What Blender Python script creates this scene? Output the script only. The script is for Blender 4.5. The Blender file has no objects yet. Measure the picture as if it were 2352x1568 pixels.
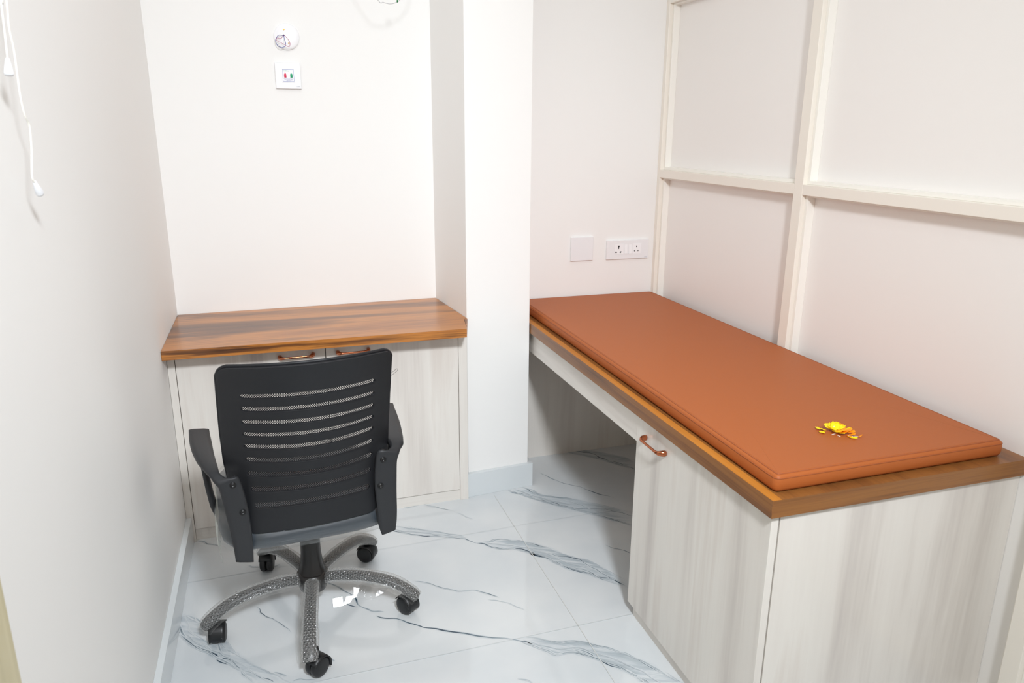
import bpy, bmesh, math, random
from mathutils import Vector, Matrix, Euler, noise

random.seed(7)
PI = math.pi
S = bpy.context.scene
COL = S.collection

# ---------------------------------------------------------------- camera
cam_d = bpy.data.cameras.new('camera')
cam_d.sensor_fit = 'HORIZONTAL'
cam_d.sensor_width = 36.0
cam_d.lens = 1713.89 / 2352 * 36
cam_d.clip_start = 0.02
cam_d.dof.use_dof = True
cam_d.dof.focus_distance = 2.35
cam_d.dof.aperture_fstop = 6.3
cam = bpy.data.objects.new('camera', cam_d)
COL.objects.link(cam)
_yaw, _pitch, _roll = 0.310712, -0.276269, 0.0065856
_f = Vector((math.sin(_yaw)*math.cos(_pitch), math.cos(_yaw)*math.cos(_pitch), math.sin(_pitch)))
_r = Vector((math.cos(_yaw), -math.sin(_yaw), 0))
_u = _r.cross(_f)
_r2 = _r*math.cos(_roll) + _u*math.sin(_roll)
_u2 = -_r*math.sin(_roll) + _u*math.cos(_roll)
cam.matrix_world = Matrix(((_r2.x, _u2.x, -_f.x, 0.37924), (_r2.y, _u2.y, -_f.y, -3.09117),
                           (_r2.z, _u2.z, -_f.z, 1.46205), (0, 0, 0, 1)))
S.camera = cam

# ---------------------------------------------------------------- world, lights, exposure
w = bpy.data.worlds.new('world')
S.world = w
w.use_nodes = True
w.node_tree.nodes['Background'].inputs[0].default_value = (0.9, 0.95, 1, 1)
w.node_tree.nodes['Background'].inputs[1].default_value = 0.3


def area(name, loc, size, power, color=(1, 1, 1), shape='DISK', rot=(0, 0, 0), spread=PI):
    d = bpy.data.lights.new(name, 'AREA')
    d.shape = shape
    d.size = size
    if shape == 'RECTANGLE':
        d.size_y = size
    d.energy = power
    d.color = color
    d.spread = spread
    o = bpy.data.objects.new(name, d)
    o.location = loc
    o.rotation_euler = rot
    COL.objects.link(o)
    return o


area('ceiling_lamp_light', (0.74, -3.5, 2.42), 0.3, 23, (0.90, 0.95, 1.0), rot=(0.99, 0, -.03), spread=1.6)
area('ceiling_fill_light', (0.62, -1.15, 2.67), 1.1, 5.6, (0.94, 0.97, 1.0), shape='SQUARE')  # added overhead fill, brightens the side faces and under the couch
area('rear_fill_light', (0.7, -4.6, 1.3), 1.2, 5.5, (0.95, 0.97, 1.0), rot=(1.5708, 0, 0), shape='SQUARE')  # added soft fill behind the camera to lift shadows, no doorway modelled
S.view_settings.view_transform = 'Standard'
S.view_settings.look = 'None'
S.view_settings.exposure = 0.0
S.view_settings.gamma = 1.0
S.view_settings.use_curve_mapping = False
S.cycles.max_bounces = 14
S.cycles.diffuse_bounces = 8
S.cycles.transparent_max_bounces = 24


# ---------------------------------------------------------------- material helpers
def srgb(r, g, b):
    f = lambda c: (c/255/12.92) if c/255 <= .04045 else ((c/255+.055)/1.055)**2.4
    return (f(r), f(g), f(b), 1)


def mat(name, color=(.8, .8, .8, 1), rough=.5, metal=0., coat=0., ior=1.5, bump=None, spec=.5):
    m = bpy.data.materials.new(name)
    m.use_nodes = True
    nt = m.node_tree
    b = nt.nodes['Principled BSDF']
    b.inputs['Base Color'].default_value = color
    b.inputs['Roughness'].default_value = rough
    b.inputs['Metallic'].default_value = metal
    b.inputs['Coat Weight'].default_value = coat
    b.inputs['IOR'].default_value = ior
    b.inputs['Specular IOR Level'].default_value = spec
    if bump:
        sc, st = bump
        n = nt.nodes.new('ShaderNodeTexNoise')
        n.inputs['Scale'].default_value = sc
        n.inputs['Detail'].default_value = 3
        tc = nt.nodes.new('ShaderNodeTexCoord')
        nt.links.new(tc.outputs['Object'], n.inputs['Vector'])
        bp = nt.nodes.new('ShaderNodeBump')
        bp.inputs['Strength'].default_value = st
        bp.inputs['Distance'].default_value = .002
        nt.links.new(n.outputs['Fac'], bp.inputs['Height'])
        nt.links.new(bp.outputs['Normal'], b.inputs['Normal'])
    return m


def N(nt, typ, **kw):
    n = nt.nodes.new(typ)
    for k, v in kw.items():
        setattr(n, k, v)
    return n


def ramp(nt, stops):
    r = N(nt, 'ShaderNodeValToRGB')
    e = r.color_ramp.elements
    e[0].position, e[0].color = stops[0]
    e[1].position, e[1].color = stops[1]
    for p, c in stops[2:]:
        x = e.new(p)
        x.color = c
    return r


def math_node(nt, op, a, b=None, c=None):
    m = N(nt, 'ShaderNodeMath', operation=op)
    for i, v in enumerate((a, b, c)):
        if v is None:
            continue
        if isinstance(v, (int, float)):
            m.inputs[i].default_value = v
        else:
            nt.links.new(v, m.inputs[i])
    return m.outputs[0]


def stretched(nt, scale, off=(0, 0, 0)):
    tc = N(nt, 'ShaderNodeTexCoord')
    mp = N(nt, 'ShaderNodeMapping')
    mp.inputs['Scale'].default_value = scale
    mp.inputs['Location'].default_value = off
    nt.links.new(tc.outputs['Object'], mp.inputs['Vector'])
    return mp.outputs['Vector']


def wood(name, scale, off, stops, rough=.35, fine=(1, 1, 1), coat=0.2, fw=.2):
    """streaky laminate: one broad noise for the bands, one fine noise for the fibres"""
    m = mat(name, rough=rough, coat=coat)
    nt = m.node_tree
    b = nt.nodes['Principled BSDF']
    n1 = N(nt, 'ShaderNodeTexNoise')
    n1.inputs['Scale'].default_value = 1
    n1.inputs['Detail'].default_value = 5
    n1.inputs['Roughness'].default_value = .55
    n1.inputs['Distortion'].default_value = .35
    nt.links.new(stretched(nt, scale, off), n1.inputs['Vector'])
    n2 = N(nt, 'ShaderNodeTexNoise')
    n2.inputs['Scale'].default_value = 1
    n2.inputs['Detail'].default_value = 4
    nt.links.new(stretched(nt, fine, off), n2.inputs['Vector'])
    f = math_node(nt, 'ADD', math_node(nt, 'MULTIPLY', n1.outputs['Fac'], 1-fw), math_node(nt, 'MULTIPLY', n2.outputs['Fac'], fw))
    r = ramp(nt, stops)
    nt.links.new(f, r.inputs['Fac'])
    nt.links.new(r.outputs['Color'], b.inputs['Base Color'])
    return m


WAL = [(.30, srgb(66, 38, 20)), (.41, srgb(112, 68, 34)), (.50, srgb(186, 120, 54)), (.57, srgb(160, 100, 48)), (.68, srgb(92, 56, 32))]
WAL2 = [(.30, srgb(84, 50, 24)), (.45, srgb(126, 80, 40)), (.55, srgb(144, 94, 46)), (.70, srgb(102, 62, 32))]
M = {}
M['walnut_top'] = wood('walnut_laminate_desk', (.7, 6, 6), (3.1, 1.7, 0), WAL, rough=.3, fine=(4, 110, 110), fw=.12)
M['walnut_edge'] = wood('walnut_laminate_edge', (1.6, 20, 34), (.3, .9, 2.2), WAL, rough=.35, fine=(5, 160, 220))
M['walnut_bed'] = wood('walnut_laminate_bed', (11, .8, 34), (1.3, .4, .2), WAL2, rough=.4, fine=(160, 4, 220), coat=.1)
M['walnut_bed_end'] = wood('walnut_laminate_bed_end', (1.1, 10, 34), (2.3, .4, .2), WAL2, rough=.4, fine=(4, 160, 220), coat=.1)
M['walnut_band'] = wood('walnut_edge_band', (34, 1.2, 10), (5.3, .4, .2), [(.3, srgb(168, 100, 30)), (.7, srgb(206, 138, 58))], rough=.35, fine=(200, 4, 200))
ASH = [(.30, srgb(196, 188, 183)), (.385, srgb(211, 204, 197)), (.46, srgb(222, 216, 209)), (.56, srgb(227, 222, 215)), (.64, srgb(217, 209, 201))]
M['ash'] = wood('white_ash_laminate', (7, 7, .5), (.4, 2.2, 3.7), ASH, rough=.32, fine=(90, 90, 3), coat=.15, fw=.12)
M['ash_flat'] = wood('white_ash_laminate_flat', (7, .5, 7), (.4, 2.2, 3.7), ASH, rough=.32, fine=(90, 3, 90), coat=.15, fw=.12)
M['ash_end'] = wood('white_ash_laminate_end', (5.5, 5.5, .5), (4.4, 1.2, .7), ASH, rough=.25, fine=(80, 80, 3), coat=.3, fw=.12)
M['ash_x'] = wood('white_ash_laminate_kick', (.55, 9, 9), (.4, 2.2, 3.7), ASH, rough=.4, fine=(2.5, 110, 110), coat=.1)
M['paint'] = mat('white_wall_paint', srgb(240, 239, 237), .6, bump=(9, .06), spec=.35)
M['paint_ceiling'] = mat('white_ceiling_paint', srgb(243, 242, 239), .8)
M['panel'] = mat('cream_panel_board', srgb(243, 240, 237), .42, bump=(6, .04))
M['rail'] = mat('cream_aluminium_section', srgb(240, 234, 224), .35)
M['bead'] = mat('white_glazing_bead', srgb(243, 240, 233), .35)
M['skirting'] = mat('pale_marble_skirting', srgb(214, 219, 221), .15, coat=.3)
M['joint'] = mat('grout_edge', srgb(120, 104, 84), .8)
M['white_plastic'] = mat('white_switch_plastic', srgb(236, 236, 238), .22)
M['white_plastic2'] = mat('white_rocker_plastic', srgb(243, 243, 245), .18)
M['dark_hole'] = mat('dark_socket_hole', (.004, .005, .008, 1), .5)
M['brass'] = mat('brass_screw', srgb(214, 168, 84), .3, metal=.8)
M['copper'] = mat('rose_copper_metal', srgb(190, 116, 82), .2, metal=1.)
M['black_plastic'] = mat('black_moulded_plastic', srgb(21, 22, 26), .5, bump=(900, .12), spec=.4)
M['black_gloss'] = mat('black_painted_steel', srgb(30, 27, 26), .28)
M['black_nylon'] = mat('black_nylon_wheel', srgb(21, 22, 24), .4)
M['arm_plastic'] = mat('charcoal_arm_plastic', srgb(36, 37, 40), .5, bump=(900, .1), spec=.45)
M['bolt'] = mat('black_bolt', (.004, .004, .005, 1), .3)
M['cord'] = mat('white_braided_cord', srgb(238, 236, 228), .6)
M['tassel'] = mat('white_plastic_tassel', srgb(240, 242, 246), .3)
M['wire_blue'] = mat('blue_wire', srgb(34, 62, 160), .4)
M['wire_red'] = mat('red_wire', srgb(178, 70, 112), .4)
M['wire_white'] = mat('white_wire', srgb(225, 226, 226), .4)
M['cable_grey'] = mat('grey_white_wire', srgb(196, 196, 198), .4)
M['tie_green'] = mat('green_tape', srgb(36, 120, 66), .5)
M['ink_green'] = mat('green_ink', srgb(70, 180, 140), .6)
M['ink_blue'] = mat('blue_ink', srgb(80, 100, 170), .6)
M['ink_grey'] = mat('grey_ink', srgb(120, 130, 150), .6)
M['led_red'] = mat('red_lens', srgb(222, 52, 92), .12, coat=.6)
M['led_green'] = mat('green_lens', srgb(8, 160, 112), .12, coat=.6)
M['petal_y'] = mat('yellow_petal', srgb(255, 226, 4), .5)
M['petal_d'] = mat('deep_yellow_petal', srgb(244, 204, 8), .5)
M['petal_o'] = mat('orange_petal', srgb(255, 158, 8), .5)
M['petal_w'] = mat('white_petal_base', srgb(240, 236, 226), .5)
M['door_wood'] = wood('cream_painted_door_wood', (30, 30, 2), (0, 0, 0), [(.35, srgb(196, 186, 150)), (.65, srgb(214, 204, 170))], rough=.45, fine=(90, 90, 6))
M['door_groove'] = mat('door_frame_groove', srgb(150, 142, 116), .6)
M['steel'] = mat('lock_steel', srgb(200, 205, 190), .25, metal=.9)


def leather():
    m = mat('tan_leatherette', srgb(172, 93, 43), .5, spec=.3)
    nt = m.node_tree
    b = nt.nodes['Principled BSDF']
    v = N(nt, 'ShaderNodeTexVoronoi')
    v.inputs['Scale'].default_value = 900
    nt.links.new(stretched(nt, (1, 1, 1)), v.inputs['Vector'])
    n = N(nt, 'ShaderNodeTexNoise')
    n.inputs['Scale'].default_value = 14
    nt.links.new(stretched(nt, (1, 1, 1)), n.inputs['Vector'])
    h = math_node(nt, 'ADD', math_node(nt, 'MULTIPLY', v.outputs['Distance'], .25), n.outputs['Fac'])
    bp = N(nt, 'ShaderNodeBump')
    bp.inputs['Strength'].default_value = .25
    bp.inputs['Distance'].default_value = .002
    nt.links.new(h, bp.inputs['Height'])
    nt.links.new(bp.outputs['Normal'], b.inputs['Normal'])
    return m


M['leather'] = leather()
M['leather_seam'] = mat('tan_leatherette_seam', srgb(156, 82, 40), .55)


def film(name, base_alpha=.12, edge=.75, tint=(.9, .92, .93, 1), rough=.18, bump=None, gloss=.5, rim=0):
    """thin clear polythene: see-through face on, whiter towards its edges, with gloss"""
    m = bpy.data.materials.new(name)
    m.use_nodes = True
    nt = m.node_tree
    nt.nodes.clear()
    out = N(nt, 'ShaderNodeOutputMaterial')
    tr = N(nt, 'ShaderNodeBsdfTransparent')
    df = N(nt, 'ShaderNodeBsdfDiffuse')
    df.inputs['Color'].default_value = tint
    gl = N(nt, 'ShaderNodeBsdfGlossy')
    gl.inputs['Roughness'].default_value = rough
    lw = N(nt, 'ShaderNodeLayerWeight')
    lw.inputs['Blend'].default_value = .35
    mx = N(nt, 'ShaderNodeMixShader')
    mx2 = N(nt, 'ShaderNodeMixShader')
    mx2.inputs[0].default_value = gloss
    nt.links.new(df.outputs[0], mx2.inputs[1])
    nt.links.new(gl.outputs[0], mx2.inputs[2])
    a = math_node(nt, 'MULTIPLY_ADD', lw.outputs['Facing'], edge, base_alpha)
    if rim:
        ra = N(nt, 'ShaderNodeAttribute', attribute_name='rim')
        a = math_node(nt, 'ADD', a, math_node(nt, 'MULTIPLY', ra.outputs['Fac'], rim))
    a = math_node(nt, 'MINIMUM', a, 1.0)
    nt.links.new(a, mx.inputs[0])
    nt.links.new(tr.outputs[0], mx.inputs[1])
    nt.links.new(mx2.outputs[0], mx.inputs[2])
    nt.links.new(mx.outputs[0], out.inputs[0])
    if bump:
        n = N(nt, 'ShaderNodeTexNoise')
        n.inputs['Scale'].default_value = bump[0]
        nt.links.new(stretched(nt, (1, 1, 1)), n.inputs['Vector'])
        bp = N(nt, 'ShaderNodeBump')
        bp.inputs['Strength'].default_value = bump[1]
        bp.inputs['Distance'].default_value = .004
        nt.links.new(n.outputs['Fac'], bp.inputs['Height'])
        nt.links.new(bp.outputs['Normal'], gl.inputs['Normal'])
    return m


M['bubble'] = film('bubble_wrap_polythene', .05, .22, (.74, .74, .72, 1), .16, (160, .6), .5, rim=.30)
M['loose_film'] = film('loose_clear_film', .015, .15, (.92, .91, .87, 1), .12, (60, .7), .4)
M['seat_film'] = film('seat_cover_film', .03, .22, (.80, .84, .84, 1), .1, (30, .6), .6)
M['fold_film'] = film('folded_cover_film', .30, .4, (.70, .73, .68, 1), .12, (30, .6), .3)
M['glint_film'] = film('lamp_glint_film', .25, .3, (.95, .95, 1, 1), .06, (22, .25), .8)  # glossy film for the invented glint facets under the chair


def seat_fabric():
    m = mat('dark_blue_grey_seat_fabric', srgb(38, 47, 56), .5, coat=.7)
    m.node_tree.nodes['Principled BSDF'].inputs['Coat Roughness'].default_value = .16
    return m


M['seat'] = seat_fabric()


def mesh_fabric():
    m = bpy.data.materials.new('black_net_fabric')
    m.use_nodes = True
    nt = m.node_tree
    b = nt.nodes['Principled BSDF']
    b.inputs['Base Color'].default_value = srgb(28, 29, 33)
    b.inputs['Roughness'].default_value = .8
    tr = N(nt, 'ShaderNodeBsdfTransparent')
    mx = N(nt, 'ShaderNodeMixShader')
    tc = N(nt, 'ShaderNodeTexCoord')
    sp = N(nt, 'ShaderNodeSeparateXYZ')
    nt.links.new(tc.outputs['Object'], sp.inputs[0])
    # staggered round holes, 5 mm pitch across and 5.6 mm down
    cx = math_node(nt, 'COSINE', math_node(nt, 'MULTIPLY', sp.outputs['X'], 2*PI/.0052))
    cz = math_node(nt, 'COSINE', math_node(nt, 'MULTIPLY', sp.outputs['Z'], 2*PI/.0062))
    pr = math_node(nt, 'MULTIPLY', cx, cz)
    hole = math_node(nt, 'GREATER_THAN', pr, .22)
    nt.links.new(hole, mx.inputs[0])
    nt.links.new(b.outputs[0], mx.inputs[1])
    nt.links.new(tr.outputs[0], mx.inputs[2])
    nt.links.new(mx.outputs[0], nt.nodes['Material Output'].inputs[0])
    return m


M['net'] = mesh_fabric()


def marble():
    m = mat('white_marble_tile', srgb(214, 219, 221), .07, ior=1.5)
    nt = m.node_tree
    b = nt.nodes['Principled BSDF']
    va = N(nt, 'ShaderNodeAttribute', attribute_name='vein')
    ja = N(nt, 'ShaderNodeAttribute', attribute_name='joint')
    n0 = N(nt, 'ShaderNodeTexNoise')
    n0.inputs['Scale'].default_value = 2.2
    n0.inputs['Detail'].default_value = 4
    nt.links.new(stretched(nt, (1, 1, 1)), n0.inputs['Vector'])
    base = ramp(nt, [(.35, srgb(205, 211, 215)), (.65, srgb(222, 225, 226))])
    nt.links.new(n0.outputs['Fac'], base.inputs['Fac'])
    # streaks that follow the direction of the veins
    tc = N(nt, 'ShaderNodeTexCoord')
    mp = N(nt, 'ShaderNodeMapping')
    mp.inputs['Rotation'].default_value = (0, 0, math.radians(31))
    mp0, mp = mp, N(nt, 'ShaderNodeMapping')
    mp.inputs['Scale'].default_value = (7, 62, 1)
    nt.links.new(tc.outputs['Object'], mp0.inputs['Vector'])
    nt.links.new(mp0.outputs['Vector'], mp.inputs['Vector'])
    n1 = N(nt, 'ShaderNodeTexNoise')
    n1.inputs['Scale'].default_value = 1
    n1.inputs['Detail'].default_value = 6
    n1.inputs['Roughness'].default_value = .6
    n1.inputs['Distortion'].default_value = .6
    nt.links.new(mp.outputs['Vector'], n1.inputs['Vector'])
    mr = N(nt, 'ShaderNodeMapRange')
    mr.inputs['From Min'].default_value = .34
    mr.inputs['From Max'].default_value = .62
    mr.inputs['To Min'].default_value = .25
    mr.inputs['To Max'].default_value = 1.25
    nt.links.new(n1.outputs['Fac'], mr.inputs['Value'])
    ca = N(nt, 'ShaderNodeAttribute', attribute_name='vein_core')
    cf = math_node(nt, 'MULTIPLY', ca.outputs['Fac'], math_node(nt, 'MULTIPLY_ADD', mr.outputs[0], .45, .6))
    f = math_node(nt, 'MULTIPLY', va.outputs['Fac'], mr.outputs[0])
    f = math_node(nt, 'MINIMUM', math_node(nt, 'MAXIMUM', f, cf), 1.)
    vc = ramp(nt, [(0, srgb(200, 208, 214)), (.35, srgb(174, 184, 190)), (.7, srgb(112, 128, 138)), (1., srgb(56, 72, 88))])
    nt.links.new(f, vc.inputs['Fac'])
    mf = N(nt, 'ShaderNodeMapRange')
    mf.inputs['From Max'].default_value = .22
    nt.links.new(f, mf.inputs['Value'])
    mx = N(nt, 'ShaderNodeMix', data_type='RGBA')
    nt.links.new(mf.outputs[0], mx.inputs[0])
    nt.links.new(base.outputs['Color'], mx.inputs[6])
    nt.links.new(vc.outputs['Color'], mx.inputs[7])
    mj = N(nt, 'ShaderNodeMix', data_type='RGBA')
    nt.links.new(ja.outputs['Fac'], mj.inputs[0])
    nt.links.new(mx.outputs[2], mj.inputs[6])
    mj.inputs[7].default_value = srgb(224, 217, 200)
    nt.links.new(mj.outputs[2], b.inputs['Base Color'])
    return m


M['marble'] = marble()


# ---------------------------------------------------------------- mesh helpers
class MB:
    def __init__(s):
        s.v, s.f, s.sm, s.mi = [], [], [], []

    def add(s, vs, fs, smooth=False, mi=0):
        o = len(s.v)
        s.v += [tuple(p) for p in vs]
        s.f += [tuple(i+o for i in f) for f in fs]
        s.sm += [smooth]*len(fs)
        s.mi += [mi]*len(fs)
        return s

    def box(s, a, b, mi=0):
        x0, x1 = sorted((a[0], b[0])); y0, y1 = sorted((a[1], b[1])); z0, z1 = sorted((a[2], b[2]))
        vs = [(x, y, z) for x in (x0, x1) for y in (y0, y1) for z in (z0, z1)]
        return s.add(vs, [(0, 1, 3, 2), (4, 6, 7, 5), (0, 4, 5, 1), (2, 3, 7, 6), (0, 2, 6, 4), (1, 5, 7, 3)], mi=mi)

    def prism(s, poly, z0, z1, mi=0):
        n = len(poly)
        vs = [(x, y, z0) for x, y in poly] + [(x, y, z1) for x, y in poly]
        fs = [tuple(reversed(range(n))), tuple(range(n, 2*n))] + [(i, (i+1) % n, n+(i+1) % n, n+i) for i in range(n)]
        return s.add(vs, fs, mi=mi)

    def rings(s, rings, close_u=True, cap0=False, cap1=False, smooth=True, mi=0):
        n = len(rings[0])
        vs = [p for r in rings for p in r]
        fs = []
        for i in range(len(rings)-1):
            for j in range(n if close_u else n-1):
                k = (j+1) % n
                fs.append((i*n+j, i*n+k, (i+1)*n+k, (i+1)*n+j))
        if cap0:
            fs.append(tuple(reversed(range(n))))
        if cap1:
            fs.append(tuple(range((len(rings)-1)*n, len(rings)*n)))
        return s.add(vs, fs, smooth, mi)

    def tube(s, pts, r, n=10, smooth=True, mi=0, cap=True):
        pts = [Vector(p) for p in pts]
        rs = r if isinstance(r, (list, tuple)) else [r]*len(pts)
        t0 = (pts[1]-pts[0]).normalized()
        up = Vector((0, 0, 1)) if abs(t0.z) < .9 else Vector((1, 0, 0))
        nx = t0.cross(up).normalized()
        R = []
        for i, p in enumerate(pts):
            t = (pts[min(i+1, len(pts)-1)]-pts[max(i-1, 0)]).normalized()
            nx = (nx - t*nx.dot(t)).normalized()
            ny = t.cross(nx)
            R.append([p + (nx*math.cos(a)+ny*math.sin(a))*rs[i] for a in [2*PI*k/n for k in range(n)]])
        return s.rings(R, True, cap, cap, smooth, mi)

    def lathe(s, prof, axis_o=(0, 0, 0), n=32, mat4=None, smooth=True, mi=0, caps=True):
        R = []
        for r, z in prof:
            ring = []
            for k in range(n):
                a = 2*PI*k/n
                p = Vector((r*math.cos(a), r*math.sin(a), z))
                if mat4:
                    p = mat4 @ p
                ring.append(p + Vector(axis_o))
            R.append(ring)
        return s.rings(R, True, caps, caps, smooth, mi)

    def build(s, name, m, parent=None, bevel=0, seg=2, subsurf=0, loc=None, autosmooth=None):
        me = bpy.data.meshes.new(name)
        off = Vector(loc) if loc else Vector((0, 0, 0))
        me.from_pydata([tuple(Vector(p)-off) for p in s.v], [], s.f)
        me.polygons.foreach_set('use_smooth', s.sm)
        me.polygons.foreach_set('material_index', s.mi)
        for x in (m if isinstance(m, (list, tuple)) else [m]):
            me.materials.append(x if not isinstance(x, str) else M[x])
        bm = bmesh.new()
        bm.from_mesh(me)
        bmesh.ops.recalc_face_normals(bm, faces=bm.faces)
        bm.to_mesh(me)
        bm.free()
        me.update()
        o = bpy.data.objects.new(name, me)
        o.location = off
        COL.objects.link(o)
        if parent:
            o.parent = parent
        if bevel:
            b = o.modifiers.new('bevel', 'BEVEL')
            b.width = bevel
            b.segments = seg
            b.limit_method = 'ANGLE'
            b.angle_limit = math.radians(40)
            b.harden_normals = False
        if subsurf:
            q = o.modifiers.new('subsurf', 'SUBSURF')
            q.levels = subsurf
            q.render_levels = subsurf
        return o


def thing(name, label, cat, loc=(0, 0, 0), group=None, rotz=0):
    o = bpy.data.objects.new(name, None)
    o.empty_display_size = .05
    o.location = loc
    o.rotation_euler = (0, 0, rotz)
    COL.objects.link(o)
    o['label'] = label
    o['category'] = cat
    if group:
        o['group'] = group
    return o


def tag(o, label, cat, group=None):
    o['label'] = label
    o['category'] = cat
    if group:
        o['group'] = group
    return o


def struct(o, label=None):
    o['kind'] = 'structure'
    if label:
        o['label'] = label
    return o


def part(mb, name, m, t, **kw):
    """mb in world coordinates -> child of the un-rotated empty t"""
    o = mb.build(name, m, None, loc=tuple(t.location), **kw)
    o.parent = t
    o.location = (0, 0, 0)
    return o


def sub(mb, name, m, p, root, **kw):
    o = mb.build(name, m, None, loc=tuple(root.location), **kw)
    o.parent = p
    o.location = (0, 0, 0)
    return o


def catmull(P, k=6):
    P = [Vector(p) for p in P]
    out = []
    for i in range(len(P)-1):
        a, b, c, d = P[max(i-1, 0)], P[i], P[i+1], P[min(i+2, len(P)-1)]
        for j in range(k):
            t = j/k
            out.append(.5*((2*b)+(c-a)*t+(2*a-5*b+4*c-d)*t*t+(3*b-a-3*c+d)*t**3))
    out.append(P[-1])
    return out


# ================================================================= THE ROOM
H = 2.70
XR = 2.066          # panel plane of the partition
XF = 2.021          # front plane of its frame
A0, A1, B1 = (1.0323, .027), (1.071, -.359), (1.3375, -.337)
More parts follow.
